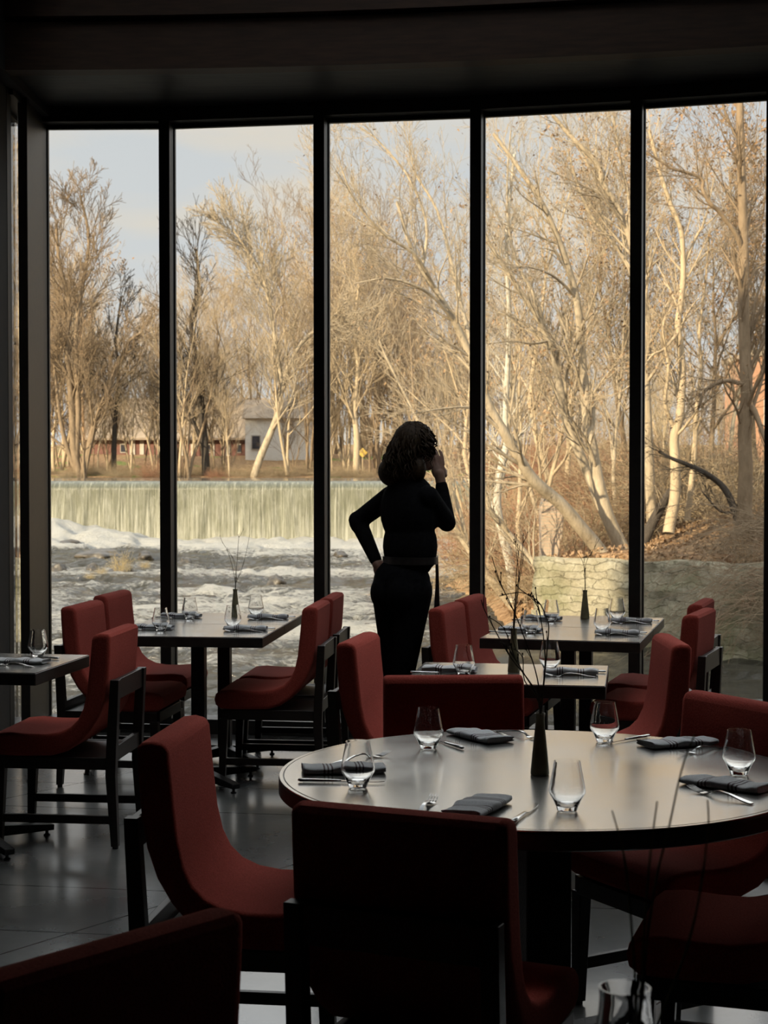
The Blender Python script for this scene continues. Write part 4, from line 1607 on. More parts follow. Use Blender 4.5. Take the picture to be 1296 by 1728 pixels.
# ruined brick pier above it
Mb = Mat('pale_brick', (0.5, 0.36, 0.25), 0.9)
br = Mb.n('TexBrick')
br.inputs['Scale'].default_value = 1.0
br.inputs['Brick Width'].default_value = 0.22
br.inputs['Row Height'].default_value = 0.075
br.inputs['Mortar Size'].default_value = 0.008
br.inputs['Color1'].default_value = (0.40, 0.29, 0.20, 1)
br.inputs['Color2'].default_value = (0.33, 0.245, 0.17, 1)
br.inputs['Mortar'].default_value = (0.27, 0.24, 0.18, 1)
mp = Mb.coords((1, 1, 1), rot=(PI / 2, 0, 0))
Mb.l(mp, br.inputs['Vector'])
Mb.color(br.outputs['Color'])
Mb.bump(br.outputs['Fac'], -0.5, 0.02)
BRICK = Mb.m
a, b = D(914, 930, 38.6), D(951, 930, 38.6)
m = MB()
g0 = -1.2
top = [(a.x, 0.64), (a.x + 0.06, 0.86), (b.x - 0.14, 0.80), (b.x - 0.05, 0.62), (b.x, 0.35), (b.x - 0.03, -0.05), (b.x - 0.1, -0.2)]
prof = [(a.x, g0), (b.x - 0.1, g0)] + list(reversed(top))
n = len(prof)
m.add([(x, 38.6, z) for x, z in prof] + [(x, 39.3, z) for x, z in prof],
      [tuple(range(n)), tuple(reversed(range(n, 2 * n)))] + [(i, i + n, (i + 1) % n + n, (i + 1) % n) for i in range(n)])
o = m.build('brick_pier', BRICK)
tag(o, 'ruined pale brick pier standing above the sunlit stone wall', 'pier')

# ---- rocks and drift in the rapids
ROCK = noisy('wet_dark_rock', (0.022, 0.018, 0.012), (0.065, 0.052, 0.034), 3, 0.5, bump=0.6)
rr = random.Random(5)
def rock(x, y, z, s, label, grp='rocks breaking the rapids'):
    bm_ = MB().ellipsoid((0, 0, 0), (s[0], s[1], s[2]), nu=26, nv=16)
    sd = rr.random() * 50
    bm_.v = [tuple(Vector(p) * (1 + 0.45 * mnoise.noise(Vector(p) * (1.6 / max(s[0], 0.4)) + Vector((sd, 0, 0))) + 0.18 * mnoise.noise(Vector(p) * 4 / max(s[0], .4)))) for p in bm_.v]
    o = bm_.build('rock', ROCK, None, smooth=True, loc=(x, y, z))
    return tag(o, label, 'rock', grp)
for (px, py, w, lb) in ((112, 920, 60, 'long dark ledge of rock in the rapids at the far left below the foam'),
                        (170, 935, 70, 'dark low rock in the rapids beneath the foam heap'),
                        (205, 963, 42, 'rock with dry grass on it in the left rapids'),
                        (245, 940, 26, 'flat brown rock beside the dry grass clump in the left rapids'),
                        (155, 962, 22, 'small dark rock left of the grassy rock in the left rapids'),
                        (100, 962, 24, 'small dark rock at the left end of the rapids'),
                        (312, 950, 22, 'ochre rock just right of the second window post in the rapids'),
                        (465, 984, 30, 'flat brown rock awash in the middle of the rapids'),
                        (575, 940, 30, 'brown rock awash near the third window post')):
    q = P(px, py, WATER + 0.1)
    s = w / 2 / FPX * q.y
    rock(q.x, q.y, WATER + 0.05, (s, s * 1.3, max(0.28, s * 0.28)), lb)

# ================================================================ TREES
class Tubes:
    """batched tapering tubes -> one mesh"""
    def __init__(s):
        s.g = {}
    def add(s, pts, rad, sides):
        s.g.setdefault((len(pts), sides), []).append((pts, rad))
    def count(s):
        return sum(len(v) for v in s.g.values())
    def mesh(s, name, m):
        Vs, Fs, off = [], [], 0
        for (n, k), items in s.g.items():
            Pn = np.array([i[0] for i in items], np.float32)
            R = np.array([i[1] for i in items], np.float32)
            N = len(items)
            T = np.gradient(Pn, axis=1)
            T /= np.linalg.norm(T, axis=2, keepdims=True) + 1e-9
            ref = np.where(np.abs(T[:, :1, 2:3]) < 0.85, np.array([[[0, 0, 1.0]]]), np.array([[[1.0, 0, 0]]]))
            ref = np.repeat(ref, n, axis=1)
            U = np.cross(T, ref)
            U /= np.linalg.norm(U, axis=2, keepdims=True) + 1e-9
            W = np.cross(T, U)
            a = np.arange(k) * 2 * PI / k
            ring = Pn[:, :, None, :] + R[:, :, None, None] * (np.cos(a)[None, None, :, None] * U[:, :, None, :] + np.sin(a)[None, None, :, None] * W[:, :, None, :])
            Vs.append(ring.reshape(-1, 3))
            bi = np.arange(N)[:, None, None] * (n * k)
            si = np.arange(n - 1)[None, :, None] * k
            ki = np.arange(k)[None, None, :]
            kj = (ki + 1) % k
            A = bi + si + ki
            B = bi + si + kj
            F = np.stack(np.broadcast_arrays(A, B, B + k, A + k), -1).reshape(-1, 4) + off
            Fs.append(F)
            off += N * n * k
        return np_mesh(name, np.concatenate(Vs), np.concatenate(Fs), m)

def _norm(v):
    l = math.sqrt(v[0] ** 2 + v[1] ** 2 + v[2] ** 2) + 1e-9
    return (v[0] / l, v[1] / l, v[2] / l)

NSEG = [8, 6, 5, 4, 3, 3]
SIDES = [9, 6, 4, 3, 3, 3]
def grow(tb, p, d, L, r, lvl, maxl, rng, cfg, wig=0.16, up=0.06, spread=0.75, tips=None, rmin=0.004, start=0.2):
    n = NSEG[min(lvl, 5)]
    pts, rad, dirs = [p], [r], [d]
    for i in range(n):
        d = _norm((d[0] + rng.gauss(0, wig), d[1] + rng.gauss(0, wig), d[2] + rng.gauss(0, wig) + up))
        p = (p[0] + d[0] * L / n, p[1] + d[1] * L / n, p[2] + d[2] * L / n)
        pts.append(p)
        rad.append(max(rmin, r * (1 - 0.82 * (i + 1) / n)))
        dirs.append(d)
    tb.add(pts, rad, SIDES[min(lvl, 5)])
    if tips is not None and lvl >= maxl - 1:
        tips.append(pts[-1])
    if lvl < maxl:
        spawn(tb, pts, rad, L, lvl, maxl, rng, cfg, wig, up, spread, tips, rmin, start)

def spawn(tb, pts, rad, L, lvl, maxl, rng, cfg, wig, up, spread, tips, rmin, start, lf=(0.40, 0.72), count=None, rf=(0.45, 0.7)):
    n = len(pts) - 1
    nc = count or cfg[lvl]
    for c in range(nc):
        t = start + (1 - start) * (c + rng.random()) / nc
        i = min(int(t * n), n - 1)
        f = t * n - i
        a, b = pts[i], pts[i + 1]
        q = tuple(a[k] + (b[k] - a[k]) * f for k in range(3))
        dd = _norm(tuple(b[k] - a[k] for k in range(3)))
        rr_ = (rad[i] * (1 - f) + rad[i + 1] * f)
        # random perpendicular
        az = rng.uniform(0, 2 * PI)
        ref = (0, 0, 1) if abs(dd[2]) < 0.85 else (1, 0, 0)
        u = _norm((dd[1] * ref[2] - dd[2] * ref[1], dd[2] * ref[0] - dd[0] * ref[2], dd[0] * ref[1] - dd[1] * ref[0]))
        w = (dd[1] * u[2] - dd[2] * u[1], dd[2] * u[0] - dd[0] * u[2], dd[0] * u[1] - dd[1] * u[0])
        an = spread * rng.uniform(0.7, 1.25)
        s_, c_ = math.sin(an), math.cos(an)
        nd = _norm(tuple(dd[k] * c_ + (u[k] * math.cos(az) + w[k] * math.sin(az)) * s_ for k in range(3)))
        L2 = L * rng.uniform(*lf) * (1 - 0.45 * t)
        grow(tb, q, nd, L2, max(rmin, rr_ * rng.uniform(*rf)), lvl + 1, maxl, rng, cfg, wig, up, spread, tips, rmin, 0.15)

def leaves_mesh(name, tips, n, size, rng, m, droop=0.1):
    V, F = [], []
    for i in range(n):
        t = tips[rng.randrange(len(tips))]
        c = (t[0] + rng.gauss(0, 0.15), t[1] + rng.gauss(0, 0.15), t[2] + rng.gauss(0, 0.15) - droop)
        a = _norm((rng.gauss(0, 1), rng.gauss(0, 1), rng.gauss(0, 1)))
        b = _norm((rng.gauss(0, 1), rng.gauss(0, 1), rng.gauss(0, 1)))
        s = size * rng.uniform(0.6, 1.3)
        k = len(V)
        V += [tuple(c[j] - a[j] * s for j in range(3)), tuple(c[j] + b[j] * s * 0.5 for j in range(3)), tuple(c[j] + a[j] * s for j in range(3)), tuple(c[j] - b[j] * s * 0.5 for j in range(3))]
        F.append((k, k + 1, k + 2, k + 3))
    return np_mesh(name, np.array(V), np.array(F), m, False)

# prototypes for the woods, about 16 m tall
def proto(seed, H, nst, m, cfg=(13, 7, 5, 4), up=0.09, spread=0.62, lean=0.1, r=0.17, leafy=0, start=0.22, rmin=0.009):
    rng = random.Random(seed)
    tb = Tubes()
    tips = []
    for s in range(nst):
        d = _norm((rng.gauss(0, lean), rng.gauss(0, lean), 1))
        grow(tb, (rng.gauss(0, 0.1) * nst, rng.gauss(0, 0.1) * nst, -0.3), d, H * rng.uniform(0.8, 1.0), r * rng.uniform(0.7, 1), 0, 4, rng,
             tuple(max(3, int(c / (1 if nst == 1 else 1.4))) for c in cfg), 0.09, up, spread, tips, rmin, start)
    me = tb.mesh('bare_tree', m)
    lm = leaves_mesh('dry_leaves', tips, leafy, 0.11, rng, LEAF_DRY) if leafy else None
    return me, lm
PROTOS = [proto(1, 17, 1, BARK_TAN), proto(2, 16, 2, BARK_TAN, lean=0.16), proto(3, 15, 1, BARK_PALE, leafy=540), proto(4, 17, 3, BARK_BROWN, lean=0.14, cfg=(12, 7, 6, 5)),
          proto(5, 14, 2, BARK_TAN, lean=0.22, leafy=840), proto(6, 16, 1, BARK_BROWN, leafy=1560), proto(7, 16, 1, BARK_PALE, spread=0.5)]
def put_tree(k, x, y, s, label, group, rz=0, tilt=(0, 0), z=None):
    me, lm = PROTOS[k]
    o = bpy.data.objects.new('bare_tree', me)
    COL.objects.link(o)
    o.location = (x, y, (ground_z(x, y) if z is None else z) - 0.1)
    o.rotation_euler = (tilt[0], tilt[1], rz)
    o.scale = (s, s, s)
    tag(o, label, 'tree', group)
    if lm is not None:
        c = bpy.data.objects.new('dry_leaves', lm)
        COL.objects.link(c)
        c.parent = o
    return o

KIND = ['single-stemmed tan bare tree', 'twin-stemmed tan bare tree', 'pale tree with a few dry leaves', 'three-stemmed brown bare tree',
        'twin-stemmed tan tree with dry leaves', 'brown tree thick with dry leaves', 'narrow pale bare tree']
def pane_of(px):
    lim = (71, 285, 543, 806, 1076, 1303)
    for n, a, b in zip(('leftmost', 'second', 'middle', 'fourth', 'rightmost'), lim[:-1], lim[1:]):
        if px < b:
            break
    return ('left', 'middle', 'right')[max(0, min(2, int((px - a) / (b - a) * 3)))] + ' of ' + n + ' pane'
rt_ = random.Random(77)
# far bank beyond the pond: rows of bare trees
for i in range(120):
    y = rt_.choice((134, 138, 144, 155, 166, 176, 190, 205)) + rt_.uniform(-2, 2)
    px = 20 + 1290 * ((i * 0.6180339) % 1.0)
    if y < 152 and 405 < px < 525 and i % 2:
        continue
    x = (px - 648) / FPX * y
    k = rt_.choice((0, 1, 3, 3, 4, 5, 0, 6))
    s = (793 - (np.interp(px, [60, 130, 190, 270, 330, 370, 430, 500, 545, 620, 760, 850, 1000, 1150, 1300], [330, 330, 480, 480, 400, 470, 430, 330, 270, 300, 420, 560, 580, 590, 600]) + rt_.choice((0, 40, 90, 150)) + rt_.uniform(-15, 30))) / FPX * y / 20
    put_tree(k, x, y, s, KIND[k] + (' near the pond, ' if y < 146 else ' deep in the far wood, ') + pane_of(px), 'far bank trees', rt_.uniform(0, 6.28))
# a thicket of thin saplings along the far bank
for i in range(46):
    y = rt_.uniform(134, 146)
    px = 85 + 720 * ((i * 0.6180339 + 0.3) % 1.0)
    if (400 < px < 530 and i % 3) or (195 < px < 270 and i % 2):
        continue
    k = rt_.choice((3, 3, 5, 1, 0, 6))
    s = (793 - rt_.uniform(520, 660)) / FPX * y / 20
    put_tree(k, (px - 648) / FPX * y, y, s, 'low ' + KIND[k] + ' by the far water, ' + pane_of(px), 'far bank saplings', rt_.uniform(0, 6.28))
# wood behind the right bank
for i in range(17):
    y = rt_.uniform(58, 122)
    px = 800 + 560 * ((i * 0.7548776) % 1.0)
    x = (px - 648) / FPX * y
    if shore_dist(np.array([[x]]), np.array([[y]]))[0, 0] < 1.5:
        continue
    if px > 1130 and y < 78:
        continue
    k = rt_.choice((0, 1, 2, 4, 5, 6))
    put_tree(k, x, y, (793 - rt_.choice((470, 540, 600, 650)) ) / FPX * y / 19, KIND[k] + ' behind the right bank, ' + pane_of(px), 'right bank wood', rt_.uniform(0, 6.28))

# individual trees traced limb by limb: each limb has its own distance, radius and side branches
def limb_tree(label, limbs, m, Y, seed, twigs=(6, 4, 3), tl=1.0, leafy=0, group=None, up=0.05, name='bare_tree', rmin=0.0035, spread=0.55, lsize=0.045):
    """limbs: list of (points [(px, py, dy)], r0 px, r1 px, twig length m, twig count)"""
    rng = random.Random(seed)
    tb = Tubes()
    tips = []
    ref = None
    for (pl, r0, r1, L, cnt) in limbs:
        w = [D(a[0], a[1], Y + (a[2] if len(a) > 2 else 0)) for a in pl]
        if ref is None:
            ref = w[0].copy()
        n = max(6, int(len(w) * 3))
        dense = []
        for i in range(n + 1):
            t = i / n * (len(w) - 1)
            k = min(int(t), len(w) - 2)
            f = t - k
            p0, p1, p2, p3 = w[max(k - 1, 0)], w[k], w[k + 1], w[min(k + 2, len(w) - 1)]
            q = 0.5 * ((2 * p1) + (p2 - p0) * f + (2 * p0 - 5 * p1 + 4 * p2 - p3) * f * f + (3 * p1 - p0 - 3 * p2 + p3) * f ** 3)
            q = q - ref
            dense.append((q.x, q.y + rng.gauss(0, 0.02), q.z))
        rad = [(r0 + (r1 - r0) * i / n) / FPX * Y for i in range(n + 1)]
        tb.add(dense, rad, 10)
        if cnt:
            cfg = (0, twigs[0], twigs[1], twigs[2])
            spawn(tb, dense, rad, L / 0.55, 0, 3, rng, cfg, 0.10, up, spread, tips, rmin, 0.25, count=cnt, rf=(0.25, 0.45))
    me = tb.mesh(name, m)
    o = bpy.data.objects.new(name, me)
    COL.objects.link(o)
    o.location = ref
    tag(o, label, 'tree', group)
    if leafy and tips:
        lm = leaves_mesh('dry_leaves', tips, leafy, lsize, rng, LEAF_DRY, 0.03)
        c = bpy.data.objects.new('dry_leaves', lm)
        COL.objects.link(c)
        c.parent = o
    return o

# --- right bank, on the wall
limb_tree('thick pale trunk leaning far left over the river from the stone wall', [
    ([(1022, 945, 0), (1005, 920, 0), (980, 890, -.3), (946, 850, -.6), (905, 815, -1), (880, 780, -1.2), (851, 730, -1.4), (826, 686, -1.5), (800, 615, -1.6), (768, 545, -1.8), (735, 490, -2), (712, 455, -2), (690, 408, -2), (670, 340, -2)], 13, 2.5, 2.6, 26),
    ([(768, 545, -1.8), (730, 500, -2.4), (690, 478, -2.8), (650, 470, -3), (600, 478, -3.2)], 3.2, 1.0, 2.0, 12),
    ([(735, 490, -2), (700, 430, -2.6), (648, 395, -3), (600, 340, -3.4), (575, 280, -3.6)], 3.6, 1.0, 2.2, 14),
    ([(826, 686, -1.5), (790, 560, -1), (770, 480, -.6), (740, 360, -.2), (700, 290, 0), (690, 230, 0)], 4.2, 1.0, 2.4, 18),
    ([(712, 455, -2), (720, 380, -2), (690, 300, -1.8), (640, 240, -1.6), (610, 215, -1.5)], 2.8, 0.9, 1.8, 12),
    ([(851, 730, -1.4), (800, 690, -1.8), (745, 690, -2.2), (690, 700, -2.6)], 2.6, 0.8, 1.8, 10)],
    BARK_PALE, 38.6, 101, leafy=300)
limb_tree('tall pale forked trunk rising from the wall just left of the fourth window post', [
    ([(1060, 945, 0), (1040, 905, 0), (1022, 862, 0), (1008, 806, 0), (1000, 760, 0), (992, 715, .1), (984, 633, .2), (980, 575, .2), (973, 505, .2), (950, 425, .1), (918, 350, 0), (880, 290, 0), (833, 225, 0)], 13, 3.0, 2.4, 26),
    ([(1036, 900, 0), (1016, 856, .3), (992, 798, .6), (958, 715, .9), (942, 641, 1.1), (934, 591, 1.2), (926, 575, 1.2), (898, 520, 1.3), (863, 470, 1.4), (820, 400, 1.5), (805, 340, 1.5)], 10, 2.6, 2.4, 22),
    ([(928, 590, 1.2), (905, 505, 1.4), (873, 445, 1.8), (858, 380, 2), (856, 300, 2.2), (862, 220, 2.4)], 4.0, 1.2, 2.0, 16),
    ([(973, 505, .2), (940, 470, -.4), (900, 452, -1), (862, 450, -1.4)], 3.0, 1.0, 1.8, 10),
    ([(926, 575, 1.2), (900, 580, .8), (862, 576, .4), (825, 580, 0)], 2.4, 0.9, 1.4, 9),
    ([(958, 715, .9), (955, 640, .4), (970, 590, 0), (978, 572, -.2)], 3.0, 1.2, 1.2, 8)],
    BARK_PALE, 39.4, 102, leafy=420)
limb_tree('slender white birch with a kinked trunk on the right bank', [
    ([(866, 1015, 0), (862, 960, 0), (851, 912, 0), (843, 880, 0), (839, 850, 0), (841, 812, 0), (850, 770, 0), (855, 745, 0), (853, 700, 0), (856, 633, 0), (859, 550, 0), (857, 480, 0), (855, 400, .1), (862, 320, .2), (868, 260, .2)], 9, 2.2, 1.6, 20)],
    BARK_WHITE, 41.5, 103, twigs=(7, 5, 4))
limb_tree('pale trunk arching down to the left end of the sunlit stone wall', [
    ([(920, 1020, 0), (914, 985, 0), (903, 955, 0), (880, 925, 0), (850, 890, -.1), (828, 862, -.2), (818, 830, -.2)], 7, 3.4, 1.6, 12)],
    BARK_PALE, 38.0, 104, twigs=(6, 5, 4))
limb_tree('pale bare trunk leaning over the water between the woman and the third post', [
    ([(880, 1040, 0), (850, 1005, 0), (818, 965, 0), (790, 925, 0), (765, 885, 0), (752, 858, 0), (735, 800, 0)], 9, 3.0, 2.0, 12),
    ([(790, 925, 0), (775, 860, .4), (745, 790, .8), (700, 700, 1.2), (655, 610, 1.4), (640, 575, 1.4)], 4, 1.4, 2.0, 16)],
    BARK_PALE, 42.0, 105, twigs=(8, 6, 5))
limb_tree('massive dark upright trunk with an arched side limb at the right edge', [
    ([(1256, 880, 0), (1257, 840, 0), (1258, 798, 0), (1257, 715, 0), (1260, 666, 0), (1257, 600, 0), (1255, 500, 0), (1255, 425, 0), (1253, 350, 0), (1250, 250, 0), (1248, 170, 0), (1246, 100, 0)], 13.5, 5.5, 2.4, 22),
    ([(1254, 650, 0), (1235, 643, -.2), (1212, 645, -.4), (1188, 662, -.6), (1178, 690, -.7)], 4.6, 1.8, 1.5, 10),
    ([(1253, 425, 0), (1240, 392, -.2), (1213, 356, -.4), (1200, 345, -.5), (1186, 322, -.5), (1185, 303, -.5), (1162, 292, -.6), (1135, 285, -.7), (1108, 268, -.8), (1080, 250, -.8)], 4.5, 1.4, 2.0, 18),
    ([(1262, 680, 0), (1276, 700, -.2), (1292, 745, -.4), (1310, 790, -.5)], 6, 2.5, 1.6, 8),
    ([(1266, 700, 0), (1285, 640, .2), (1292, 590, .3)], 4, 1.5, 1.6, 8),
    ([(1256, 500, 0), (1275, 455, .2), (1298, 440, .4), (1330, 430, .5)], 3, 1.2, 1.8, 10)],
    BARK_BROWN, 37.5, 106, leafy=960)
limb_tree('crooked tan trunk with a pale foot left of the massive dark trunk', [
    ([(1128, 900, 0), (1133, 870, 0), (1140, 830, 0), (1139, 782, 0), (1138, 736, 0), (1147, 703, 0), (1151, 633, 0), (1148, 583, 0), (1144, 550, 0), (1150, 500, 0), (1153, 450, 0), (1149, 390, 0), (1128, 335, 0), (1108, 270, 0), (1096, 220, 0)], 10, 2.5, 2.0, 24),
    ([(1137, 720, 0), (1122, 680, -.2), (1128, 620, -.4), (1118, 560, -.6), (1124, 530, -.6)], 4, 1.6, 1.5, 10),
    ([(1145, 560, 0), (1120, 590, -.4), (1100, 600, -.6), (1075, 640, -.8), (1050, 660, -1)], 2.6, 1.0, 1.5, 10),
    ([(1153, 450, 0), (1175, 400, .3), (1190, 370, .4), (1205, 300, .6)], 3, 1.0, 1.8, 12)],
    BARK_TAN, 38.4, 107, leafy=840)
limb_tree('thin tan trunk close behind the crooked one, right of it', [
    ([(1160, 878, 0), (1166, 820, 0), (1172, 760, 0), (1176, 690, 0), (1184, 620, 0), (1180, 560, 0), (1190, 480, 0), (1196, 400, 0)], 5.5, 1.4, 1.8, 18)],
    BARK_TAN, 39.5, 108, leafy=420)
limb_tree('dark dead limb arching left from the foot of the massive trunk', [
    ([(1246, 885, 0), (1238, 858, 0), (1226, 830, 0), (1210, 812, 0), (1185, 795, -.2), (1155, 782, -.3), (1130, 772, -.4), (1112, 762, -.5)], 7, 2.2, 1.2, 8),
    ([(1236, 866, 0), (1215, 862, -.2), (1198, 845, -.3), (1185, 830, -.3)], 2.5, 1.0, 0.8, 4)],
    BARK_DARK, 37.6, 109, twigs=(5, 4, 3))
limb_tree('short dark trunk leaning right behind the fourth window post', [
    ([(1082, 925, 0), (1096, 892, 0), (1112, 862, 0), (1128, 836, 0), (1140, 820, .2)], 10, 6, 1.0, 4)],
    BARK_DARK, 38.8, 110, twigs=(4, 3, 3))
limb_tree('tan trunk with slanting limbs hidden low behind the fourth window post', [
    ([(1100, 880, 0), (1096, 800, 0), (1092, 700, 0), (1088, 600, 0), (1090, 520, 0), (1066, 410, 0), (1040, 345, 0), (1020, 315, 0), (1008, 275, 0), (973, 240, 0), (933, 195, 0)], 9, 3.2, 2.4, 26),
    ([(1088, 600, 0), (1078, 520, .3), (1063, 455, .4), (1028, 400, .5), (998, 365, .6), (975, 312, .7), (958, 250, .8)], 5, 1.6, 2.2, 18),
    ([(1088, 640, 0), (1105, 560, .3), (1135, 500, .5), (1180, 440, .7), (1200, 420, .8)], 4, 1.3, 1.8, 14),
    ([(1066, 410, 0), (1060, 330, -.3), (1045, 260, -.5), (1035, 190, -.6)], 3.5, 1.3, 2.0, 14),
    ([(1040, 345, 0), (1000, 330, -.4), (965, 330, -.7)], 2.0, .8, 1.5, 8)],
    BARK_PALE, 40.2, 111, leafy=720)
# thinner trunks between them
rt2 = random.Random(9)
for i, (px, y, s, k) in enumerate(((895, 46, 0.62, 4), (925, 50, 0.7, 2), (1045, 45, 0.6, 2), (1070, 52, 0.75, 5), (1205, 47, 0.62, 5), (1105, 48, 0.66, 2), (1285, 50, 0.8, 5), (785, 60, 0.6, 4), (960, 55, 0.8, 1), (840, 57, 0.7, 1), (1230, 56, 0.7, 2))):
    x = (px - 648) / FPX * y
    put_tree(k, x, y, s, 'slim ' + KIND[k] + ' on the right bank, ' + pane_of(px), 'right bank thicket trees', rt2.uniform(0, 6.28))

# --- far bank trees one can single out
limb_tree('pale far bank trunk curving up and right, right of the second window post', [
    ([(428, 806, 0), (440, 770, 0), (455, 735, 0), (468, 700, 0), (476, 655, 0), (488, 615, 0), (508, 580, 0), (535, 555, 0), (570, 530, 0)], 7, 2.5, 5.5, 16),
    ([(476, 655, 0), (468, 600, 0), (462, 560, 0), (452, 500, 0), (438, 455, 0), (412, 415, 0), (392, 385, 0)], 4.5, 1.6, 6.5, 26)],
    BARK_PALE, 131.8, 201, rmin=0.02, twigs=(9, 7, 5))
limb_tree('forked dark far bank trunks spreading from one stump, left of the first post', [
    ([(136, 810, 0), (125, 760, 0), (122, 700, 0), (117, 640, 0), (112, 570, 0), (118, 520, 0), (100, 440, 0), (95, 380, 0)], 7, 2.4, 6.5, 22),
    ([(138, 808, 0), (148, 765, 0), (160, 715, 0), (178, 670, 0), (196, 625, 0), (215, 580, 0), (240, 560, 0)], 6.5, 1.8, 5, 16),
    ([(136, 806, 0), (118, 770, 0), (104, 720, 0), (96, 660, 0), (90, 600, 0)], 5, 1.8, 5, 14),
    ([(128, 780, 0), (132, 700, 0), (130, 640, 0), (128, 560, 0), (140, 480, 0), (150, 400, 0), (135, 330, 0)], 5.5, 1.8, 6, 22)],
    BARK_BROWN, 133.0, 202, rmin=0.02, twigs=(9, 7, 5))
limb_tree('straight dark far bank trunk in front of the long low house', [
    ([(192, 800, 0), (193, 740, 0), (196, 690, 0), (200, 630, 0), (196, 570, 0), (205, 500, 0)], 4.8, 1.6, 5, 20)],
    BARK_DARK, 136, 203, rmin=0.02)
limb_tree('thick dark far bank trunk just right of the first window post', [
    ([(348, 802, 0), (346, 760, 0), (342, 710, 0), (336, 660, 0), (330, 600, 0), (322, 540, 0), (335, 480, 0), (330, 420, 0)], 7.5, 2.0, 6, 24),
    ([(346, 760, 0), (330, 720, 0), (312, 680, 0), (305, 620, 0)], 4, 1.4, 4.5, 14)],
    BARK_DARK, 134, 204, rmin=0.02)
limb_tree('straight bare trunk left of the diamond road sign', [
    ([(600, 806, 0), (602, 740, 0), (598, 690, 0), (604, 620, 0), (598, 560, 0), (606, 480, 0)], 6, 2, 6, 22)],
    BARK_TAN, 133, 205, rmin=0.02)
limb_tree('orange straight far bank trunk, pole-like, in the left window', [
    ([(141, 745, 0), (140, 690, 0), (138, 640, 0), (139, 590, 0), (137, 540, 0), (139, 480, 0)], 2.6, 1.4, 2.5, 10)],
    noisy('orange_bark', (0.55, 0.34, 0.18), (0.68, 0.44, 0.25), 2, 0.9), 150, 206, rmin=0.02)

# ---- brush: tangles of canes, one object per clump
def brush(seed, m, n=480, w=2.2, h=2.2, r=0.008, leafy=0, lm=LEAF_DRY, flop=0.5):
    rng = random.Random(seed)
    tb = Tubes()
    tips = []
    for i in range(n):
        a = rng.uniform(0, 2 * PI)
        q = w * math.sqrt(rng.random()) * 0.8
        p = (q * math.cos(a), q * math.sin(a), rng.uniform(-0.1, 0.25))
        d = _norm((rng.gauss(0, flop), rng.gauss(0, flop), rng.uniform(0.35, 1)))
        L = h * rng.uniform(0.35, 1.0)
        pts = [p]
        k = 6
        for j in range(k):
            d = _norm((d[0] + rng.gauss(0, 0.13), d[1] + rng.gauss(0, 0.13), d[2] - 0.10 + rng.gauss(0, 0.1)))
            p = tuple(p[c] + d[c] * L / k for c in range(3))
            pts.append(p)
            if j > 1 and rng.random() < 0.75:
                e = _norm((d[0] + rng.gauss(0, 0.7), d[1] + rng.gauss(0, 0.7), d[2] + rng.gauss(0, 0.6)))
                l2 = L * rng.uniform(0.12, 0.35)
                tb.add([p, tuple(p[c] + e[c] * l2 * 0.5 for c in range(3)), tuple(p[c] + e[c] * l2 + (0, 0, -0.03)[c] for c in range(3))], [r * 0.7, r * 0.6, r * 0.35], 3)
                tips.append(tuple(p[c] + e[c] * l2 for c in range(3)))
        tb.add(pts, [r * (1 - 0.6 * j / k) for j in range(k + 1)], 3)
        tips.append(p)
    me = tb.mesh('brush', m)
    lme = leaves_mesh('dry_leaves', tips, leafy, 0.045, rng, lm, 0.02) if leafy else None
    return me, lme
BR = [brush(1, BRUSH_TAN, leafy=300), brush(2, BRUSH_RED, leafy=540), brush(3, BRUSH_TAN, 380, 2.4, 3.2, flop=0.8, leafy=180), brush(4, BARK_BROWN, 330, 2.2, 2.6, flop=0.7, leafy=240),
      brush(5, GRASS_DRY, 110, 0.9, 1.3, 0.009, flop=0.35)]
def put_brush(k, x, y, s, label, group, z=None, rz=0, nm='bramble_thicket', cat='thicket', sz=1.0):
    me, lm = BR[k]
    o = bpy.data.objects.new(nm, me)
    COL.objects.link(o)
    o.location = (x, y, (max(ground_z(x, y), WATER) if z is None else z) - 0.05)
    o.rotation_euler = (0, 0, rz)
    o.scale = (s, s, s * sz)
    tag(o, label, cat, group, 'stuff')
    if lm is not None:
        c = bpy.data.objects.new('dry_leaves', lm)
        COL.objects.link(c)
        c.parent = o
    return o
rb = random.Random(31)
# the brushy bank between the wall and the dam
for i in range(30):
    y = rb.uniform(40.5, 64)
    shore = np.interp(y, [36.8, 40, 49, 53, 65, 86], [3.45, 2.9, 3.0, 1.9, 3.9, 6.6])
    x = shore + rb.uniform(0.6, 7.5)
    k = rb.choice((1, 1, 0, 2, 1))
    put_brush(k, x, y, rb.uniform(0.7, 1.15), 'tangled russet and tan bramble on the bank left of the stone wall', 'riverbank brambles', rz=rb.uniform(0, 6), sz=rb.uniform(0.8, 1.2))
for i in range(14):
    y = rb.uniform(66, 100)
    shore = np.interp(y, [53, 65, 86, 110], [1.9, 3.9, 6.6, 9])
    x = shore + rb.uniform(0.8, 8)
    put_brush(rb.choice((0, 1, 2)), x, y, rb.uniform(1.0, 1.6), 'tan bramble beside the right end of the dam', 'brambles by the dam', rz=rb.uniform(0, 6))
for i in range(26):
    y = 131.5 + rb.uniform(0, 5)
    px = 85 + 560 * i / 26 + rb.uniform(-8, 8)
    x = (px - 648) / FPX * y
    put_brush(rb.choice((0, 2)), x, y, rb.uniform(0.35, 0.7), 'low dry brush along the far edge of the pond', 'pond edge brush', rz=rb.uniform(0, 6))
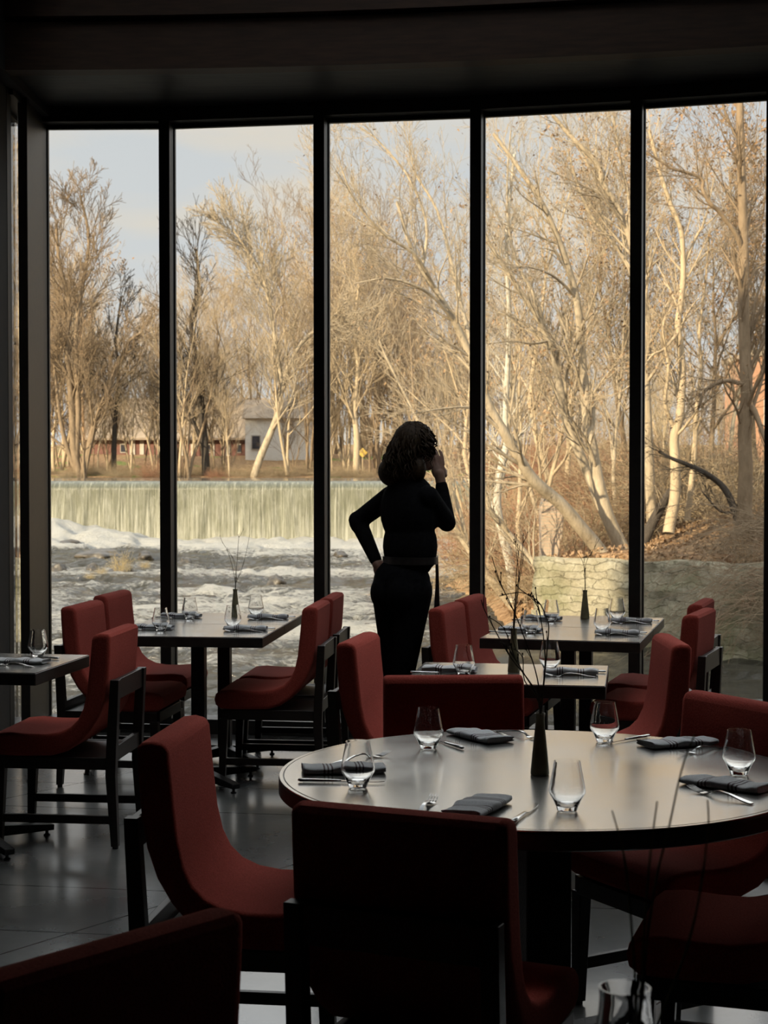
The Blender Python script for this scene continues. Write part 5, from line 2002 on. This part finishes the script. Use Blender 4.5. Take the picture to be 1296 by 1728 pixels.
# shaded brush hanging over the wall at right
for i, (px, py, yy, s, k) in enumerate(((1275, 925, 35.0, 0.7, 3), (1235, 945, 35.6, 0.5, 3), (1290, 1000, 33.6, 0.6, 3), (1300, 1060, 33.0, 0.45, 3), (1180, 940, 36.4, 0.35, 3), (1262, 880, 36.5, 0.55, 3))):
    q = D(px, py, yy)
    put_brush(k, q.x + 0.5, q.y, s, 'dark brush tumbling over the shaded stone wall at right', 'brush over the shaded wall', z=q.z - 0.3, rz=i * 1.3)
# long bare canes arching out over the wall
tb = Tubes()
rc = random.Random(8)
for i in range(120):
    q = D(1300 + rc.uniform(-15, 25), rc.uniform(870, 1060), rc.uniform(31.5, 34.5))
    p = tuple(q)
    d = _norm((-0.8, rc.gauss(-0.1, 0.3), rc.uniform(-0.1, 0.7)))
    pts = [p]
    L = rc.uniform(1.2, 3.4)
    for j in range(8):
        d = _norm((d[0] + rc.gauss(0, 0.1), d[1] + rc.gauss(0, 0.1), d[2] - 0.13 + rc.gauss(0, 0.08)))
        p = tuple(p[c] + d[c] * L / 8 for c in range(3))
        pts.append(p)
        if j > 2:
            e = _norm((d[0] + rc.gauss(0, 0.5), d[1] + rc.gauss(0, 0.5), d[2] - 0.3 + rc.gauss(0, 0.4)))
            l2 = rc.uniform(0.15, 0.6)
            tb.add([p, tuple(p[c] + e[c] * l2 for c in range(3))], [0.005, 0.002], 3)
    tb.add(pts, [0.006 * (1 - 0.08 * j) for j in range(9)], 4)
o = link_mesh('hanging_canes', tb.mesh('hanging_canes', BARK_BROWN))
tag(o, 'long thin bare canes drooping over the shaded stone wall at the right edge', 'canes', kind='stuff')
# red bush and small shrubs across the pond
for (px, yy, s, lb) in ((268, 132.2, 0.62, 'round reddish bush at the pond edge left of the first window post'), (365, 132.0, 0.32, 'small tan bush at the pond edge right of the first window post')):
    x = (px - 648) / FPX * yy
    put_brush(1, x, yy, s * 1.3, lb, None, nm='bush', cat='bush')
# straw grass on the rocks
for (px, py, s, lb) in ((205, 955, 1.1, 'tuft of dry straw grass on the rock in the left rapids'), (172, 958, 0.6, 'small dark tuft of grass in the left rapids'), (152, 966, 0.5, 'short tuft of grass left of the tall straw tuft'), (245, 948, 0.6, 'low tuft of grass right of the tall straw tuft')):
    q = P(px, py + 8, WATER + 0.2)
    put_brush(4, q.x, q.y, s * 0.42, lb, None, z=WATER + 0.2, nm='grass_tuft', cat='grass', sz=1.5 if s > 1 else 1.0)

# ---- loose leaves on the bank
rl = np.random.RandomState(4)
N = 30000
Xl = rl.uniform(3.2, 13, N); Yl = rl.uniform(28, 52, N)
dl = shore_dist(Xl[None, :], Yl[None, :])[0]
keep = dl > 0.35
Xl, Yl = Xl[keep], Yl[keep]
Zl = land_height(Xl[None, :], Yl[None, :])[0] + 0.03
A = rl.normal(size=(len(Xl), 3)); A /= np.linalg.norm(A, axis=1, keepdims=True)
B = rl.normal(size=(len(Xl), 3)); B[:, 2] *= 0.4; B /= np.linalg.norm(B, axis=1, keepdims=True)
S = rl.uniform(0.03, 0.075, len(Xl))[:, None]
C_ = np.stack([Xl, Yl, Zl], 1)
V = np.stack([C_ - A * S, C_ + B * S * 0.6, C_ + A * S, C_ - B * S * 0.6], 1).reshape(-1, 3)
F = np.arange(len(V)).reshape(-1, 4)
o = link_mesh('fallen_leaves', np_mesh('fallen_leaves', V, F, LEAF_DRY, False))
tag(o, 'fallen brown leaves lying thick on the slope above the stone wall', 'leaves', kind='stuff')

# ---- houses beyond the pond
ROOF = noisy('pale_shingle_roof', (0.22, 0.17, 0.12), (0.28, 0.22, 0.155), 2, 0.9)
REDW = noisy('brick_red_wall', (0.13, 0.06, 0.045), (0.17, 0.08, 0.06), 2, 0.9)
TRIMW = noisy('cream_panel', (0.36, 0.32, 0.26), (0.42, 0.38, 0.32), 2, 0.8)
DARKW = noisy('dark_window_pane', (0.03, 0.03, 0.035), (0.05, 0.05, 0.06), 2, 0.2)
WHITEW = noisy('white_clapboard', (0.62, 0.60, 0.54), (0.70, 0.68, 0.62), 2, 0.8, sc3=(1, 1, 12))
YH = 160.0
hb = D(150, 770, YH); he = D(425, 770, YH)
zb, ze = D(300, 772, YH).z, D(300, 741, YH).z
zr = D(300, 672, YH + 5).z
root = empty('house', ((hb.x + he.x) / 2, YH, zb), 0, 'long low brick red house with a pale shingle roof beyond the pond', 'house')
Lh = he.x - hb.x
MB().box((0, 4.5, (ze - zb) / 2 - 0.6), (Lh, 9, ze - zb + 1.2)).build('wall', REDW, root)
m = MB()
e = 1.0
m.add([(-Lh / 2 - e, -e, ze - zb - 0.1), (Lh / 2 + e, -e, ze - zb - 0.1), (Lh / 2 + e, 10, ze - zb - 0.1), (-Lh / 2 - e, 10, ze - zb - 0.1), (-Lh / 2 - e, 4.5, zr - zb), (Lh / 2 + e, 4.5, zr - zb),
       (-Lh / 2 - e, -e, ze - zb + 0.1), (Lh / 2 + e, -e, ze - zb + 0.1)],
      [(0, 1, 2, 3), (6, 7, 5, 4), (0, 6, 7, 1), (3, 2, 5, 4), (0, 3, 4, 6), (1, 7, 5, 2)])
m.build('roof', ROOF, root)
for px0, px1, kind in ((203, 213, 1), (219, 228, 0), (236, 243, 0), (268, 274, 0), (306, 312, 0), (322, 330, 0), (355, 362, 0), (352, 355, 1), (380, 388, 0), (400, 407, 1)):
    a, b = D(px0, 760, YH), D(px1, 760, YH)
    f = MB().box(((a.x + b.x) / 2 - root.location.x, -0.04, (ze - zb) / 2), (b.x - a.x, 0.1, (ze - zb) * (0.5 if kind else 1.0))).build('window' if kind else 'wall_panel', TRIMW, root)
    if kind:
        MB().box(((a.x + b.x) / 2 - root.location.x, -0.10, (ze - zb) / 2), ((b.x - a.x) * 0.8, 0.06, (ze - zb) * 0.4)).build('pane', DARKW, f)
# white house
YW = 150.0
a, b = D(414, 778, YW), D(522, 778, YW)
zg, zt = D(414, 780, YW).z, D(414, 706, YW).z
root = empty('house', ((a.x + b.x) / 2, YW, zg), 0, 'white house showing between the far bank trunks', 'house')
Lw = b.x - a.x
Hh = zt - zg
MB().box((0, 3.5, Hh / 2 - 0.5), (Lw, 7, Hh + 1)).build('wall', WHITEW, root)
MB().add([(-Lw / 2 - .3, -.4, Hh), (Lw / 2 + .3, -.4, Hh), (Lw / 2 + .3, 7.4, Hh), (-Lw / 2 - .3, 7.4, Hh), (-Lw / 2 - .3, 3.5, Hh + 1.9), (Lw / 2 + .3, 3.5, Hh + 1.9)],
         [(0, 1, 2, 3), (0, 1, 5, 4), (3, 2, 5, 4), (0, 3, 4), (1, 2, 5)]).build('roof', ROOF, root)
for px0 in (432,):
    q = D(px0, 755, YW)
    f = MB().box((q.x - root.location.x, -0.03, Hh * 0.45), (0.9, 0.1, 1.4)).build('window', TRIMW, root)
    MB().box((q.x - root.location.x, -0.09, Hh * 0.45), (0.7, 0.05, 1.2)).build('pane', DARKW, f)
# orange brick building glimpsed at the right edge
q = D(1300, 700, 95)
z0 = ground_z(q.x, 95)
root = empty('brick_building', (q.x + 3.3, 95, z0), 0, 'orange brick building glimpsed behind the massive trunk at the right edge', 'building')
OB = noisy('orange_brick', (0.28, 0.15, 0.085), (0.35, 0.19, 0.11), 3, 0.9)
MB().box((0, 4, 3.3), (8.6, 8, 7.4)).build('wall', OB, root)
MB().box((0, 4, 7.1), (9.0, 8.4, 0.3)).build('roof', ROOF, root)
f = MB().box((-3.2, -0.03, 3.6), (1.0, 0.1, 1.6)).build('window', TRIMW, root)
MB().box((-3.2, -0.09, 3.6), (0.8, 0.05, 1.4)).build('pane', DARKW, f)

# diamond road sign on its post
q = D(612, 764, 136)
z0 = ground_z(q.x, 136)
root = empty('road_sign', (q.x, 136, z0), 0, 'yellow diamond road sign on a post across the pond', 'sign')
MB().tube([(0, 0, 0), (0, 0, q.z - z0 + 0.3)], 0.05, 8).build('post', BARK_TAN, root)
s = 0.42
MB().add([(0, -0.06, q.z - z0 - s), (s, -0.06, q.z - z0), (0, -0.06, q.z - z0 + s), (-s, -0.06, q.z - z0), (0, -0.10, q.z - z0 - s), (s, -0.10, q.z - z0), (0, -0.10, q.z - z0 + s), (-s, -0.10, q.z - z0)],
         [(0, 1, 2, 3), (7, 6, 5, 4), (0, 4, 5, 1), (1, 5, 6, 2), (2, 6, 7, 3), (3, 7, 4, 0)]).build('sign_panel', noisy('yellow_sign_paint', (0.50, 0.34, 0.06), (0.56, 0.38, 0.08), 2, 0.5), root)

# unseen wing added at left to cast the long shade on the right bank
SHADE_WING = noisy('shade_wing_brick', (0.20, 0.11, 0.08), (0.26, 0.15, 0.10), 3, 0.9)
struct(MB().box((-13.3, -6.2, 7.7), (19.2, 27.6, 21.0)).build('wall_shade_wing', SHADE_WING))
